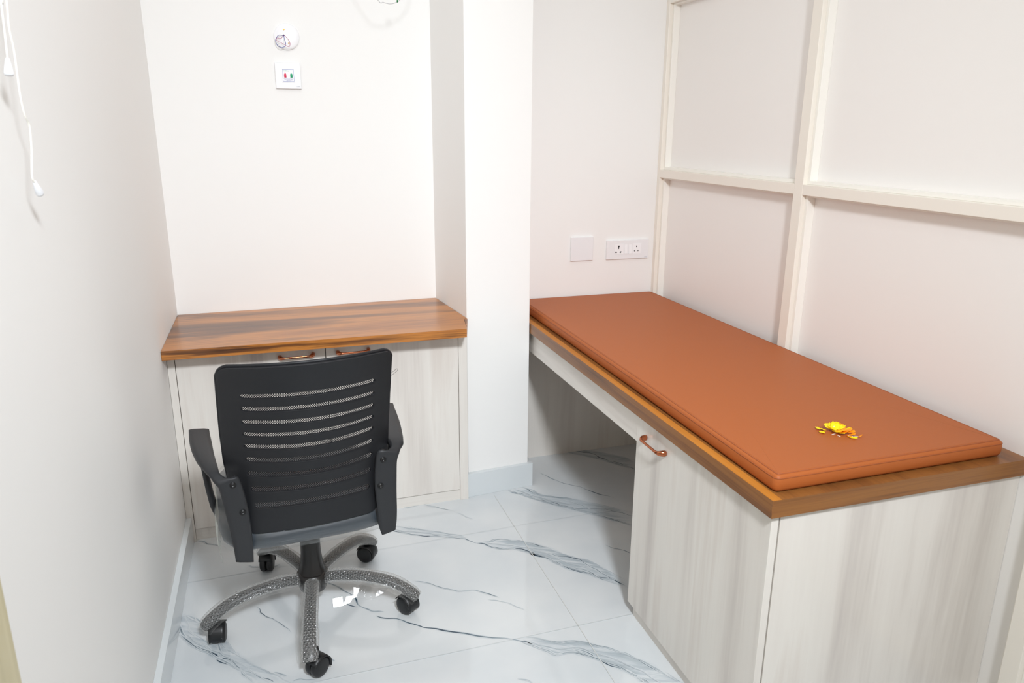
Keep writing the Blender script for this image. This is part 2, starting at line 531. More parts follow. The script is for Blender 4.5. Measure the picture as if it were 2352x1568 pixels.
# --- floor with its veins and tile joints
VL, VB = [[[[[0.725,-0.556],[0.764,-0.582],[0.799,-0.608],[0.848,-0.632],[0.897,-0.652],[0.934,-0.666],[0.973,-0.691],[0.989,-0.714],[1.005,-0.732],[1.029,-0.734],[1.058,-0.738],[1.079,-0.729],[1.109,-0.739],[1.139,-0.755],[1.175,-0.772],[1.205,-0.804],[1.246,-0.842]],0.006,0.8],[[[1.005,-0.732],[1.034,-0.746],[1.054,-0.78],[1.085,-0.799],[1.122,-0.808],[1.153,-0.823],[1.172,-0.846],[1.184,-0.863],[1.181,-0.863],[1.22,-0.908],[1.247,-0.946],[1.263,-0.98],[1.298,-1.016],[1.323,-1.034],[1.345,-1.068],[1.358,-1.086],[1.382,-1.113]],0.007,1],[[[1.194,-0.84],[1.265,-0.9],[1.321,-0.94],[1.333,-0.973],[1.351,-1.007],[1.367,-1.048],[1.382,-1.087],[1.397,-1.115],[1.415,-1.147]],0.005,0.7],[[[1.265,-0.974],[1.318,-1.008],[1.344,-1.061],[1.37,-1.076],[1.392,-1.11]],0.004,0.6],[[[0.784,-0.54],[0.819,-0.573],[0.862,-0.602]],0.003,0.4],[[[0.436,-0.802],[0.47,-0.833],[0.496,-0.867],[0.521,-0.901],[0.539,-0.938],[0.549,-0.972],[0.56,-1.0],[0.591,-1.027],[0.621,-1.042]],0.006,0.8],[[[0.598,-1.052],[0.629,-1.077],[0.67,-1.103],[0.711,-1.139],[0.757,-1.171],[0.993,-1.301],[1.009,-1.314],[1.026,-1.335],[1.037,-1.353],[1.052,-1.368],[1.067,-1.385],[1.094,-1.386],[1.123,-1.393],[1.141,-1.408],[1.165,-1.431],[1.179,-1.447],[1.197,-1.47],[1.216,-1.488],[1.236,-1.517],[1.252,-1.539],[1.264,-1.556],[1.273,-1.572]],0.0065,1],[[[1.035,-1.301],[1.072,-1.325],[1.095,-1.338],[1.126,-1.34],[1.167,-1.363],[1.188,-1.38],[1.209,-1.397],[1.242,-1.425],[1.278,-1.461],[1.293,-1.5],[1.311,-1.534],[1.342,-1.571],[1.36,-1.595]],0.004,0.5],[[[1.12,-1.374],[1.152,-1.397],[1.18,-1.445]],0.005,0.7],[[[1.141,-1.406],[1.128,-1.387],[1.113,-1.374]],0.004,0.5],[[[1.221,-1.492],[1.243,-1.524],[1.256,-1.544]],0.009,0.7],[[[0.43,-0.886],[0.464,-0.906]],0.005,0.7],[[[0.515,-0.965],[0.528,-0.978],[0.544,-0.989]],0.004,0.9],[[[1.241,-0.371],[1.261,-0.404],[1.283,-0.413],[1.3,-0.435],[1.32,-0.451],[1.334,-0.481],[1.37,-0.51]],0.005,0.7],[[[1.307,-0.361],[1.328,-0.391],[1.333,-0.422],[1.346,-0.446],[1.355,-0.474],[1.375,-0.496]],0.004,0.6],[[[1.372,-0.505],[1.409,-0.555],[1.466,-0.603],[1.541,-0.626],[1.597,-0.669],[1.655,-0.727]],0.005,0.9],[[[1.367,-0.465],[1.467,-0.554],[1.532,-0.668],[1.576,-0.735],[1.616,-0.785]],0.004,0.5],[[[1.427,-0.252],[1.436,-0.277],[1.447,-0.302],[1.465,-0.335],[1.498,-0.38],[1.545,-0.437],[1.588,-0.5],[1.646,-0.566]],0.004,0.9],[[[1.618,-0.077],[1.677,-0.095],[1.729,-0.132],[1.754,-0.2],[1.79,-0.24],[1.827,-0.299],[1.848,-0.344]],0.006,0.8],[[[1.454,-0.884],[1.466,-0.907],[1.488,-0.926],[1.506,-0.943],[1.515,-0.962]],0.004,1],[[[0.797,-0.388],[0.831,-0.392],[0.866,-0.385],[0.892,-0.399],[0.907,-0.412],[0.921,-0.426]],0.005,0.8],[[[0.892,-0.399],[0.931,-0.432],[0.951,-0.45],[0.97,-0.465]],0.003,0.4],[[[0.99,-0.492],[1.007,-0.514],[1.02,-0.539],[1.035,-0.558]],0.004,0.4],[[[0.747,-0.906],[0.787,-0.929],[0.804,-0.95],[0.828,-0.975],[0.867,-1.0],[0.922,-1.015],[0.959,-1.043],[0.988,-1.07]],0.004,0.7],[[[0.951,-1.071],[0.993,-1.101],[1.021,-1.129],[1.046,-1.164]],0.003,0.35],[[[0.238,-0.897],[0.248,-0.915],[0.251,-0.934],[0.275,-0.961],[0.294,-0.982],[0.307,-1.002],[0.323,-1.024],[0.341,-1.06]],0.004,0.9],[[[0.013,-0.955],[0.023,-0.964],[0.038,-0.99],[0.056,-1.024],[0.072,-1.042],[0.105,-1.073],[0.13,-1.1],[0.137,-1.117],[0.152,-1.122],[0.18,-1.145],[0.19,-1.162],[0.199,-1.179]],0.006,1],[[[0.131,-1.103],[0.135,-1.121],[0.153,-1.137],[0.169,-1.153]],0.004,0.7],[[[0.199,-1.179],[0.208,-1.206],[0.218,-1.227],[0.23,-1.246]],0.007,0.8],[[[0.199,-1.187],[0.229,-1.21],[0.247,-1.229],[0.273,-1.249],[0.287,-1.263]],0.004,0.6],[[[0.288,-1.221],[0.306,-1.236],[0.323,-1.248]],0.007,0.4],[[[0.334,-1.272],[0.346,-1.269],[0.361,-1.271],[0.375,-1.281],[0.398,-1.288]],0.005,0.6],[[[0.021,-0.874],[0.041,-0.886],[0.062,-0.91],[0.078,-0.948]],0.008,0.3],[[[0.429,-1.193],[0.441,-1.206],[0.455,-1.223]],0.005,0.7],[[[0.133,-1.03],[0.146,-1.05],[0.155,-1.055]],0.004,0.4],[[[0.032,-0.42],[0.051,-0.43],[0.064,-0.45],[0.087,-0.46],[0.104,-0.478]],0.005,0.7],[[[0.21,-0.635],[0.225,-0.65],[0.25,-0.665]],0.005,0.6],[[[0.287,-0.67],[0.305,-0.672],[0.317,-0.664]],0.006,0.3],[[[0.931,-1.447],[0.947,-1.459],[0.966,-1.475]],0.004,0.5]],[[[[1.034,-0.744],[1.063,-0.785],[1.122,-0.81],[1.184,-0.863],[1.22,-0.908],[1.263,-0.98],[1.323,-1.034],[1.358,-1.086],[1.413,-1.15]],[[1.05,-0.737],[1.084,-0.73],[1.14,-0.754],[1.207,-0.799],[1.245,-0.84],[1.292,-0.908],[1.353,-0.964],[1.385,-1.025],[1.43,-1.115]],0.42],[[[0.716,-0.549],[0.799,-0.608],[0.897,-0.652],[0.973,-0.691]],[[0.736,-0.522],[0.82,-0.57],[0.903,-0.623],[0.977,-0.677]],0.3],[[[0.991,-1.306],[1.037,-1.353],[1.067,-1.385],[1.123,-1.393],[1.165,-1.431],[1.216,-1.488],[1.252,-1.539],[1.271,-1.576]],[[1.007,-1.29],[1.053,-1.309],[1.096,-1.336],[1.145,-1.348],[1.189,-1.377],[1.245,-1.426],[1.298,-1.491],[1.35,-1.587]],0.42],[[[1.252,-1.539],[1.26,-1.564]],[[1.336,-1.551],[1.363,-1.596]],0.3],[[[1.241,-0.371],[1.281,-0.419],[1.332,-0.486],[1.419,-0.578],[1.525,-0.684],[1.613,-0.791]],[[1.308,-0.358],[1.339,-0.404],[1.369,-0.453],[1.464,-0.514],[1.562,-0.602],[1.659,-0.699]],0.42],[[[1.601,-0.067],[1.684,-0.133],[1.75,-0.208],[1.823,-0.308],[1.853,-0.355]],[[1.621,-0.042],[1.705,-0.083],[1.782,-0.137],[1.864,-0.223],[1.895,-0.272]],0.4],[[[0.013,-0.955],[0.073,-1.045],[0.153,-1.132],[0.199,-1.184],[0.235,-1.248]],[[0.044,-0.96],[0.108,-1.033],[0.179,-1.105],[0.246,-1.185],[0.331,-1.278]],0.33],[[[0.007,-0.858],[0.022,-0.953],[0.037,-0.987]],[[0.053,-0.878],[0.081,-0.955],[0.1,-0.999]],0.25],[[[0.126,-1.022],[0.134,-1.061],[0.145,-1.095]],[[0.145,-1.034],[0.172,-1.078],[0.198,-1.126]],0.3]]]
fm = MB()
att_v, att_j, att_c = [], [], []


def fadd(vs, fs, av, aj, ac=None):
    fm.add(vs, fs)
    att_v.extend(av)
    att_c.extend(ac or [0]*len(vs))
    att_j.extend(aj)


fadd([(-.3, -4.8, 0), (2.5, -4.8, 0), (2.5, .3, 0), (-.3, .3, 0)], [(0, 1, 2, 3)], [0]*4, [0]*4)
lay = 0


def jit(p, sc=18, amp=.004):
    n = noise.noise_vector(Vector((p.x*sc, p.y*sc, 0)))
    return Vector((p.x+n.x*amp, p.y+n.y*amp, 0))


for A, B, st in VB:
    lay += 1
    z = .00006*lay*.35+.0001

    def resamp(P, n):
        c = catmull([(x, y, 0) for x, y in P], 8)
        L = [0]
        for i in range(1, len(c)):
            L.append(L[-1]+(c[i]-c[i-1]).length)
        o, j = [], 0
        for k in range(n):
            s_ = L[-1]*k/(n-1)
            while j < len(c)-2 and L[j+1] < s_:
                j += 1
            o.append(c[j].lerp(c[j+1], min(1, max(0, (s_-L[j])/max(1e-6, L[j+1]-L[j])))))
        return o
    n = 60
    a_, b_ = resamp(A, n), resamp(B, n)
    prof = ((-.18, 0), (0, .9), (.2, .62), (.45, .5), (.7, .62), (.9, .8), (1.12, 0))
    vs, av, fs = [], [], []
    for i in range(n):
        e = min(1, min(i, n-1-i)/9)
        for q, a in prof:
            p = jit(a_[i].lerp(b_[i], .5+(q-.5)*(.5+.5*e)), 22, .006)
            vs.append((p.x, p.y, z))
            av.append(min(1., a*st*e*1.05))
    for i in range(n-1):
        for k in range(6):
            fs.append((i*7+k, i*7+k+1, (i+1)*7+k+1, (i+1)*7+k))
    fadd(vs, fs, av, [0]*len(vs))
_VL = list(VL)
for A, B, st in VB:
    _VL.append((A, .0042, st*1.5))
    _VL.append((B, .0030, st*.8))
    _VL.append(([((a[0]*.6+b[0]*.4), (a[1]*.6+b[1]*.4)) for a, b in zip(A, B)] if len(A) == len(B) else A, .0030, st*.9))
for pts, wd, st in _VL:
    lay += 1
    z = .00006*lay*.35+.0001
    c = [jit(p+Vector((lay*3., 0, 0)), 26, .007)-Vector((lay*3., 0, 0)) for p in catmull([(x, y, 0) for x, y in pts], 8)]
    vs, av, fs = [], [], []
    n = len(c)
    for i, p in enumerate(c):
        t = (c[min(i+1, n-1)]-c[max(i-1, 0)]).normalized()
        nn = Vector((-t.y, t.x, 0))
        e = min(1, min(i, n-1-i)/5)
        wv = wd*(.5+1.2*abs(noise.noise(Vector((p.x*11, p.y*11, lay)))))*(.35+.65*e)
        ss = 1.55*st*(.30+1.25*abs(noise.noise(Vector((p.x*9, p.y*9, lay+5)))))*(.2+.8*e)
        for k, (q, a) in enumerate(((-1.9, 0), (-1.1, .16), (-.45, .75), (0, 1), (.45, .75), (1.1, .16), (1.9, 0))):
            vs.append((p.x+nn.x*wv*q*.55, p.y+nn.y*wv*q*.55, z))
            av.append(a*ss*1.35)
    for i in range(n-1):
        for k in range(6):
            fs.append((i*7+k, i*7+k+1, (i+1)*7+k+1, (i+1)*7+k))
    fadd(vs, fs, [0]*len(vs), [0]*len(vs), av)
# tile joints: 0.6 m tiles
zj = .0024


def joint(x0, y0, x1, y1, wj=.0013, s_=.4):
    d = Vector((x1-x0, y1-y0, 0)).normalized()
    nn = Vector((-d.y, d.x, 0))*wj*.8
    vs, aj = [], []
    for q, a in ((-1, 0), (-.35, s_), (.35, s_), (1, 0)):
        for (x, y) in ((x0, y0), (x1, y1)):
            vs.append((x+nn.x*q, y+nn.y*q, zj))
            aj.append(a)
    fadd(vs, [(0, 1, 3, 2), (2, 3, 5, 4), (4, 5, 7, 6)], [0]*8, aj)


joint(1.172, -.40, 1.202, -4.6)
joint(1.176, -.658, 2.05, -.652, s_=.05)
joint(.02, -.69, 1.176, -.66, s_=.05)
joint(.02, -1.30, 2.05, -1.272, s_=.05)
joint(.02, -1.92, 1.35, -1.89, s_=.05)
fl = fm.build('floor', 'marble')
struct(fl, 'white marble tiled floor with blue-grey veins')
for nm, dat in (('vein', att_v), ('joint', att_j), ('vein_core', att_c)):
    a = fl.data.attributes.new(nm, 'FLOAT', 'POINT')
    a.data.foreach_set('value', [float(q) for q in dat])
for p in fl.data.polygons:
    p.use_smooth = True
# floor slab normals must all point up
bm = bmesh.new(); bm.from_mesh(fl.data)
for f in bm.faces:
    f.normal_update()
    if f.normal.z < 0:
        f.normal_flip()
bm.to_mesh(fl.data); bm.free()

struct(MB().box((-.3, -4.8, H), (2.5, .3, H+.05)).build('ceiling', 'paint_ceiling'))
struct(MB().box((-.12, -4.8, 0), (0, .02, H)).build('wall_left', 'paint'), 'white painted wall on the left')
struct(MB().prism([(-.12, 0), (A0[0], .027), (A0[0], .14), (-.12, .14)], 0, H).build('wall_back', 'paint'), 'white painted wall of the desk niche')
struct(MB().prism([A0, A1, B1, (1.339, -.066), (1.339, .14), (A0[0], .14)], 0, H).build('wall_column', 'paint', bevel=.003), 'white square column between desk and couch')
struct(MB().prism([(1.339, -.066), (2.2, -.066), (2.2, .14), (1.339, .14)], 0, H).build('wall_alcove', 'paint'), 'white wall behind the far end of the couch')
struct(MB().box((-.12, -4.8, 0), (2.3, -4.7, H)).build('wall_front', 'paint'))
struct(MB().box((XR, -4.7, 0), (XR+.03, -.066, H)).build('wall_right', 'panel'), 'cream panelled partition')

# --- frame of the partition: stiles and rails with stepped glazing beads
ZR0, ZR1, ZT = 1.2645, 1.2985, 1.9705
STI = [(-.066, -.0905), (-.995, -1.0385), (-1.972, -2.016), (-2.95, -2.994), (-4.6, -4.7)]
tn = [0]


def trim(mb, m, lab=None, **kw):
    tn[0] += 1
    return struct(mb.build('trim_%d' % tn[0], m, **kw), lab)


for (ya, yb) in STI:
    trim(MB().box((XF, yb, 0), (XR, ya, H)), 'rail', 'cream vertical frame member of the partition', bevel=.0015)
for (p, q) in zip(STI[:-1], STI[1:]):
    y1, y0 = p[1], q[0]
    for (za, zb) in ((ZR0, ZR1), (ZT, ZT+.034), (0, .03), (H-.034, H)):
        trim(MB().box((XF+.0005, y0, za), (XR, y1, zb)), 'rail', 'cream horizontal frame member of the partition', bevel=.0015)
    # beads: a step at mid depth round each opening
    for (za, zb) in ((.03, ZR0), (ZR1, ZT), (ZT+.034, H-.034)):
        bd = MB()
        t = .012
        bd.box((XF+.016, y1-t, za), (XR, y1, zb))
        bd.box((XF+.016, y0, za), (XR, y0+t, zb))
        bd.box((XF+.016, y0+t, za), (XR, y1-t, za+t))
        bd.box((XF+.016, y0+t, zb-.006), (XR, y1-t, zb))
        trim(bd, 'bead', 'white bead round an opening of the partition', bevel=.001)

# --- skirtings
struct(MB().box((0, -2.10, 0), (.018, -.4236, .101)).build('baseboard_left', 'skirting', bevel=.0012), 'pale marble skirting along the left wall')
bc = MB().prism([(1.0635, -.3797), (1.3546, -.3535), (1.3546, -.07), (1.3395, -.07), (1.3375, -.337), (1.071, -.359)], 0, .1035)
struct(bc.build('baseboard_column', 'skirting', bevel=.0012), 'pale marble skirting round the column foot')
struct(MB().box((1.0625, -.378, .002), (1.0660, -.362, .099)).build('trim_80', 'joint'), 'brown open joint beside the column skirting')

# --- door frame near the camera on the left wall
dr = thing('door_1', '', '', (0, -2.2, 0))
for k in ('label', 'category'):
    del dr[k]
struct(dr, 'cream wooden door frame on the left wall')
part(MB().box((0, -2.137, 0), (.018, -2.108, 2.2)), 'outer_moulding', 'door_wood', dr, bevel=.003)
part(MB().box((0, -2.150, 0), (.010, -2.137, 2.2)), 'groove', 'door_groove', dr)
part(MB().box((0, -2.230, 0), (.030, -2.150, 2.2)), 'inner_moulding', 'door_wood', dr, bevel=.004)
part(MB().box((0, -3.00, 0), (.022, -2.230, 2.15)), 'door_leaf', 'door_wood', dr, bevel=.003)
lk = part(MB().box((.022, -2.262, .76), (.0255, -2.236, .86)), 'lock_plate', 'steel', dr, bevel=.001)
sub(MB().box((.0255, -2.254, .79), (.0265, -2.244, .815)), 'latch_hole', 'dark_hole', lk, dr)


# ================================================================= DESK NICHE
def door_y(x):
    return -.4212+.0257*x


dc = thing('base_cabinet', 'white ash two-door cabinet under the walnut desk top', 'cabinet', (.55, -.22, 0))
bx = MB()
bx.prism([(.0185, door_y(0)+.02), (.03, door_y(0)+.02), (.03, -.005), (.0185, -.005)], 0, .725)
bx.prism([(1.027, door_y(1)+.018), (1.058, door_y(1)+.018), (1.030, .010), (1.000, .010)], 0, .725)
bx.prism([(.03, -.02), (1.0, .0), (1.0, .008), (.03, -.008)], .05, .725)
bx.box((.03, -.395, .05), (1.02, -.02, .066))
part(bx, 'body', 'ash', dc)
part(MB().prism([(.0008, door_y(0)-.002), (.0245, door_y(0)-.002), (.0245, door_y(0)+.02), (.0008, door_y(0)+.02)], .0, .7255), 'filler_strip', 'ash', dc, bevel=.001)
part(MB().prism([(1.0285, door_y(1)+.003), (1.0625, door_y(1)+.003), (1.0625, door_y(1)+.022), (1.0285, door_y(1)+.022)], 0, .7255), 'filler_strip', 'ash', dc, bevel=.001)
part(MB().prism([(.0250, -.4085), (1.0615, -.383), (1.0615, -.371), (.0250, -.3965)], 0, .0498), 'kick_board', 'ash_x', dc)


def bar_handle(t, p, a, b, out, r=.0045, standoff=.025, foot=.0125):
    """bow handle: flared feet, thin waist bar, from a to b (world) standing off along out"""
    a, b, out = Vector(a), Vector(b), Vector(out)
    d = (b-a).normalized()
    up = out.cross(d).normalized()
    mb = MB()
    L = (b-a).length
    st = [(0, .0, 1.0, 1.25), (.0, .35, .95, 1.2), (.03, .72, .85, 1.0), (.075, .95, .62, .75), (.13, 1, .48, .62), (.2, 1, .42, .58),
          (.5, 1, .40, .56), (.8, 1, .42, .58), (.87, 1, .48, .62), (.925, .95, .62, .75), (.97, .72, .85, 1.0), (1., .35, .95, 1.2), (1., 0, 1., 1.25)]
    R = []
    for i, (s_, h, wa, wb) in enumerate(st):
        c = a + d*(L*(.0+s_)) + out*(standoff*h)
        j0, j1 = max(i-1, 0), min(i+1, len(st)-1)
        t_ = ((a+d*L*st[j1][0]+out*standoff*st[j1][1])-(a+d*L*st[j0][0]+out*standoff*st[j0][1])).normalized()
        nn = t_.cross(up).normalized()
        ring = []
        for k in range(12):
            g = 2*PI*k/12
            ca, sa = math.cos(g), math.sin(g)
            e = (abs(ca)**4+abs(sa)**4)**-.25
            ring.append(c+up*(foot*wa*ca*e*.72)+nn*(foot*wb*sa*e*.5))
        R.append(ring)
    mb.rings(R, True, True, True)
    return sub(mb, 'handle', 'copper', p, t, subsurf=1)


for (xa, xb, ha, hb) in ((.0262, .5270, .368, .484), (.5295, 1.0262, .571, .683)):
    dd = MB().prism([(xa, door_y(xa)), (xb, door_y(xb)), (xb, door_y(xb)+.018), (xa, door_y(xa)+.018)], .0508, .7245)
    do = part(dd, 'door', 'ash', dc, bevel=.0008)
    xm = (ha+hb)/2
    bar_handle(dc, do, (ha, door_y(ha), .676), (hb, door_y(hb), .676+.001), (.0257, -1, 0))

dt = thing('desk_top', 'walnut laminate desk top spanning the wall niche', 'worktop', (.55, -.25, .728))
sl = MB().prism([(.001, -.0005), (1.0305, .0255), (1.0695, -.357), (1.0545, -.3845), (1.0297, -.5225), (.001, -.522)], .7285, .7595)
part(sl, 'slab', 'walnut_top', dt, bevel=.0008)
part(MB().prism([(.001, -.5232), (1.0297, -.5237), (1.0297, -.5226), (.001, -.5221)], .7275, .7598), 'front_edging', 'walnut_edge', dt)
part(MB().prism([(1.0300, -.5225), (1.0555, -.3850), (1.0702, -.3585), (1.0690, -.3800)], .7285, .7590), 'corner_insert', 'walnut_edge', dt)

# ================================================================= COUCH
cb = thing('couch_cabinet', 'white ash cabinet under the near end of the couch', 'cabinet', (1.7, -1.57, 0))
cbm = MB()
cbm.box((1.376, -1.279, .0376), (2.015, -1.2630, .6675))
cbm.box((1.376, -1.874, .0376), (2.015, -1.279, .054))
cbm.box((2.0, -1.874, .054), (2.015, -1.279, .6675))
part(cbm, 'body', 'ash', cb)
cdo = part(MB().box((1.3549, -1.8903, .0376), (1.3735, -1.2614, .6665)), 'door', 'ash', cb, bevel=.0008)
bar_handle(cb, cdo, (1.3549, -1.322, .617), (1.3549, -1.436, .617), (-1, 0, 0))
part(MB().box((1.3775, -1.8903, .0), (2.0650, -1.8745, .6695)), 'end_panel', 'ash_end', cb, bevel=.0006)
part(MB().box((1.3645, -1.874, 0), (1.376, -1.2820, .0374)), 'kick_board', 'ash_flat', cb)

cf = thing('examination_couch', 'walnut edged couch frame with pale apron along the partition', 'couch', (1.7, -1., .0))
part(MB().prism([(1.3416, -1.9042), (2.0655, -1.9042), (2.0655, -1.040), (2.0200, -1.040), (2.0200, -.993), (2.0655, -.993), (2.0655, -.092), (2.0200, -.092), (2.0200, -.067), (1.3416, -.067)], .6715, .7110), 'platform', 'walnut_bed', cf, bevel=.0006)
part(MB().box((1.3406, -1.9052, .6705), (1.3416, -.068, .7118)), 'front_edging', 'walnut_bed', cf)
part(MB().box((1.3416, -1.9052, .6705), (2.0655, -1.9042, .7118)), 'end_edging', 'walnut_bed_end', cf)
part(MB().box((1.3412, -1.9044, .7110), (1.3640, -.068, .7121)), 'edge_band', 'walnut_band', cf)
part(MB().box((1.3560, -1.2610, .5800), (1.3740, -.0695, .6703)), 'apron', 'ash_flat', cf, bevel=.0008)
part(MB().box((1.3560, -.0850, 0), (2.0195, -.0675, .6703)), 'end_support', 'ash', cf)

# --- mattress
mt = thing('couch_mattress', 'long tan leatherette mattress on the couch platform', 'mattress', (1.7, -1., .712))
OUT = [(1.3665, -1.8765), (2.0165, -1.8735), (2.0175, -1.45), (2.0165, -1.04), (2.0165, -.55), (2.0165, -.0755), (1.380, -.0775), (1.379, -.6), (1.374, -1.3)]


def round_poly(P, r=.02, k=5):
    o = []
    n = len(P)
    for i in range(n):
        a, b, c = Vector((*P[i-1], 0)), Vector((*P[i], 0)), Vector((*P[(i+1) % n], 0))
        u1, u2 = (a-b).normalized(), (c-b).normalized()
        ang = u1.angle(u2)
        if ang > 2.6:
            for q in (b+u1*.12, b, b+u2*.12):
                o.append((q.x, q.y))
            continue
        p0, p1 = b+u1*r, b+u2*r
        for j in range(k+1):
            t = j/k
            q = p0*(1-t)**2+b*2*t*(1-t)+p1*t*t
            o.append((q.x, q.y))
    return o


def inset(P, d):
    n = len(P)
    o = []
    for i in range(n):
        a, b, c = Vector(P[i-1]), Vector(P[i]), Vector(P[(i+1) % n])
        t = (c-a).normalized()
        o.append((b.x-t.y*d, b.y+t.x*d))
    return o


RP = round_poly(OUT, .016, 5)
ZB = .7124
prf = [(.010, 0), (.003, .002), (0, .008), (-.001, .020), (0, .030), (.002, .036), (.006, .0395), (.009, .0385), (.0108, .0398), (.012, .0410)]
mm = MB()
mm.rings([[(x, y, ZB+z) for x, y in inset(RP, d)] for d, z in prf], True, True, False)
inn = inset(RP, .012)
nI = len(inn)
cxm = sum(p[0] for p in inn)/nI
mm.add([(x, y, ZB+.041) for x, y in inn]+[(1.70, -1.0, ZB+.0425)], [(k, (k+1) % nI, nI) for k in range(nI)], True)
pad = part(mm, 'cushion', 'leather', mt)
pp = [(x, y, ZB+.0395) for x, y in inset(RP, .0085)]
sub(MB().tube(pp+[pp[0]], .0016, 6, cap=False), 'piping', 'leather_seam', pad, mt)
pp = [(x, y, ZB+.0322) for x, y in inset(RP, .0002)]
sub(MB().tube(pp+[pp[0]], .0011, 6, cap=False), 'piping', 'leather_seam', pad, mt)

# ================================================================= PETALS
PET = [  # x, y, length, width, heading, tilt, material, curl
    (1.622, -1.692, .016, .012, 2.6, .25, 'petal_y'), (1.617, -1.707, .017, .012, 3.3, .15, 'petal_y'), (1.628, -1.698, .012, .009, 2.9, .4, 'petal_y'),
    (1.645, -1.703, .020, .017, 2.3, .5, 'petal_y'), (1.650, -1.712, .021, .016, 3.0, .5, 'petal_d'), (1.655, -1.697, .020, .016, 1.6, .6, 'petal_y'),
    (1.661, -1.706, .022, .016, .9, .55, 'petal_y'), (1.652, -1.722, .018, .014, 4.0, .4, 'petal_y'), (1.668, -1.699, .018, .014, 1.1, .6, 'petal_y'),
    (1.672, -1.712, .018, .013, .3, .5, 'petal_y'), (1.679, -1.707, .016, .010, .4, .3, 'petal_y'), (1.665, -1.722, .017, .012, 5.0, .4, 'petal_y'),
    (1.660, -1.730, .018, .012, 4.6, .3, 'petal_y'), (1.683, -1.724, .016, .011, -.3, .3, 'petal_y'), (1.689, -1.697, .017, .008, .5, .2, 'petal_y'),
    (1.664, -1.747, .021, .010, 5.2, .12, 'petal_y'),
    (1.658, -1.728, .019, .014, 5.6, .7, 'petal_o'), (1.667, -1.733, .018, .012, 5.3, .6, 'petal_o'), (1.675, -1.731, .017, .010, 5.9, .5, 'petal_o'),
    (1.684, -1.735, .016, .009, -.2, .3, 'petal_o'), (1.681, -1.742, .014, .008, -.4, .3, 'petal_o'), (1.676, -1.703, .013, .009, .2, .7, 'petal_o'),
    (1.665, -1.742, .012, .007, 5.1, .3, 'petal_o')]


def petal_mesh(Ln, Wd, curl, seed):
    rr = random.Random(seed)
    vs, fs = [], []
    nu, nv = 7, 5
    for i in range(nu):
        t = i/(nu-1)
        wv = Wd*.5*(.22+.95*math.sin(min(1, t*1.02)*PI*.62)**1.1)
        if i == nu-1:
            wv *= .5
        for j in range(nv):
            s_ = j/(nv-1)*2-1
            z = curl*Ln*t*t*.8+abs(s_)**2*Wd*.12+rr.uniform(-1, 1)*.0009
            vs.append((Ln*t+(rr.uniform(-1, 1)*.0016 if i == nu-1 else rr.uniform(-1, 1)*.0004), wv*s_*(1+rr.uniform(-.12, .12)), z))
    for i in range(nu-1):
        for j in range(nv-1):
            fs.append((i*nv+j, (i+1)*nv+j, (i+1)*nv+j+1, i*nv+j+1))
    return vs, fs


ZP = ZB+.0414
PLAB = ['yellow petal at the upper left tip of the scattered flower', 'yellow petal nearest the left front, below the upper left tip',
        'small yellow petal bridging the left tip and the main heap', 'yellow petal on the left shoulder of the heap',
        'deeper yellow petal just left of the heap centre', 'yellow petal standing highest at the top of the heap',
        'broad yellow petal in the middle of the heap', 'yellow petal low on the left front of the heap',
        'yellow petal at the upper right edge of the heap crown', 'yellow petal just right of the heap centre',
        'slim yellow petal on the upper right slope of the heap', 'yellow petal under the orange ones at the heap front',
        'yellow petal at the front foot of the heap', 'yellow petal at the right end of the heap beside orange ones',
        'narrow yellow petal sticking out at the upper right of the scraps', 'forked yellow petal pointing to the lower right below the heap',
        'broad orange petal at the left of the orange cluster', 'orange petal in the middle of the orange cluster',
        'orange petal at the upper right of the orange cluster', 'orange petal farthest right, upper of the two at the cluster end',
        'thin orange petal farthest right, lower of the two at the cluster end', 'small orange petal tucked in at the top of the heap',
        'small orange petal hanging below the orange cluster']
for i, (x, y, Ln, Wd, hd, tl, mk) in enumerate(PET):
    if 3 <= i <= 13 or 16 <= i <= 21:
        Ln, Wd = Ln*1.18, Wd*1.15
    elif i <= 2:
        x += .014
    vs, fs = petal_mesh(Ln, Wd, tl, i)
    inner = 3 <= i <= 13 or 16 <= i <= 21
    z0 = ZP + (.0005 if not inner else .0010+.0013*((i*3) % 5))
    R = Matrix.Rotation(hd, 3, 'Z')
    cs = Vector((Ln*.5, 0, 0)) if 3 <= i <= 13 or 16 <= i <= 21 else Vector((0, 0, 0))
    pm = MB().add([R @ (Vector(v)-cs) + Vector((x, y, z0)) for v in vs], fs, True)
    o = pm.build('marigold_petal', mk, loc=(x, y, z0))
    sd = o.modifiers.new('thickness', 'SOLIDIFY'); sd.thickness = .0005
    tag(o, PLAB[i], 'petal', 'marigold petals on the mattress')
# white petal bases
for i, (x, y, Ln, hd, lab) in enumerate([(1.634, -1.7265, .013, .15, 'white sliver lying left below the yellow petals'), (1.6445, -1.734, .009, -1.35, 'short white sliver standing below the heap'),
                                    (1.669, -1.742, .011, -.75, 'white sliver at the lower right of the heap beside the forked petal'), (1.655, -1.707, .007, .6, 'white sliver on top of the yellow heap')]):
    d = Vector((math.cos(hd), math.sin(hd), 0))
    zz = ZP+.001 if i != 3 else ZP+.0115
    p0 = Vector((x, y, zz))
    tag(MB().tube([p0, p0+d*Ln*.5+Vector((0, 0, .0004)), p0+d*Ln], [.0006, .0009, .0007], 6).build('petal_base', 'petal_w', loc=tuple(p0)), lab, 'petal')
sf = thing('marigold_floret', 'single curled orange floret on a thin stalk, right of the heap', 'petal', (1.69, -1.756, ZP))
part(MB().tube([(1.679, -1.748, ZP+.001), (1.684, -1.752, ZP+.0015), (1.6895, -1.7555, ZP+.001)], .0005, 6), 'stalk', 'petal_w', sf)
vs, fs = petal_mesh(.008, .008, .9, 77)
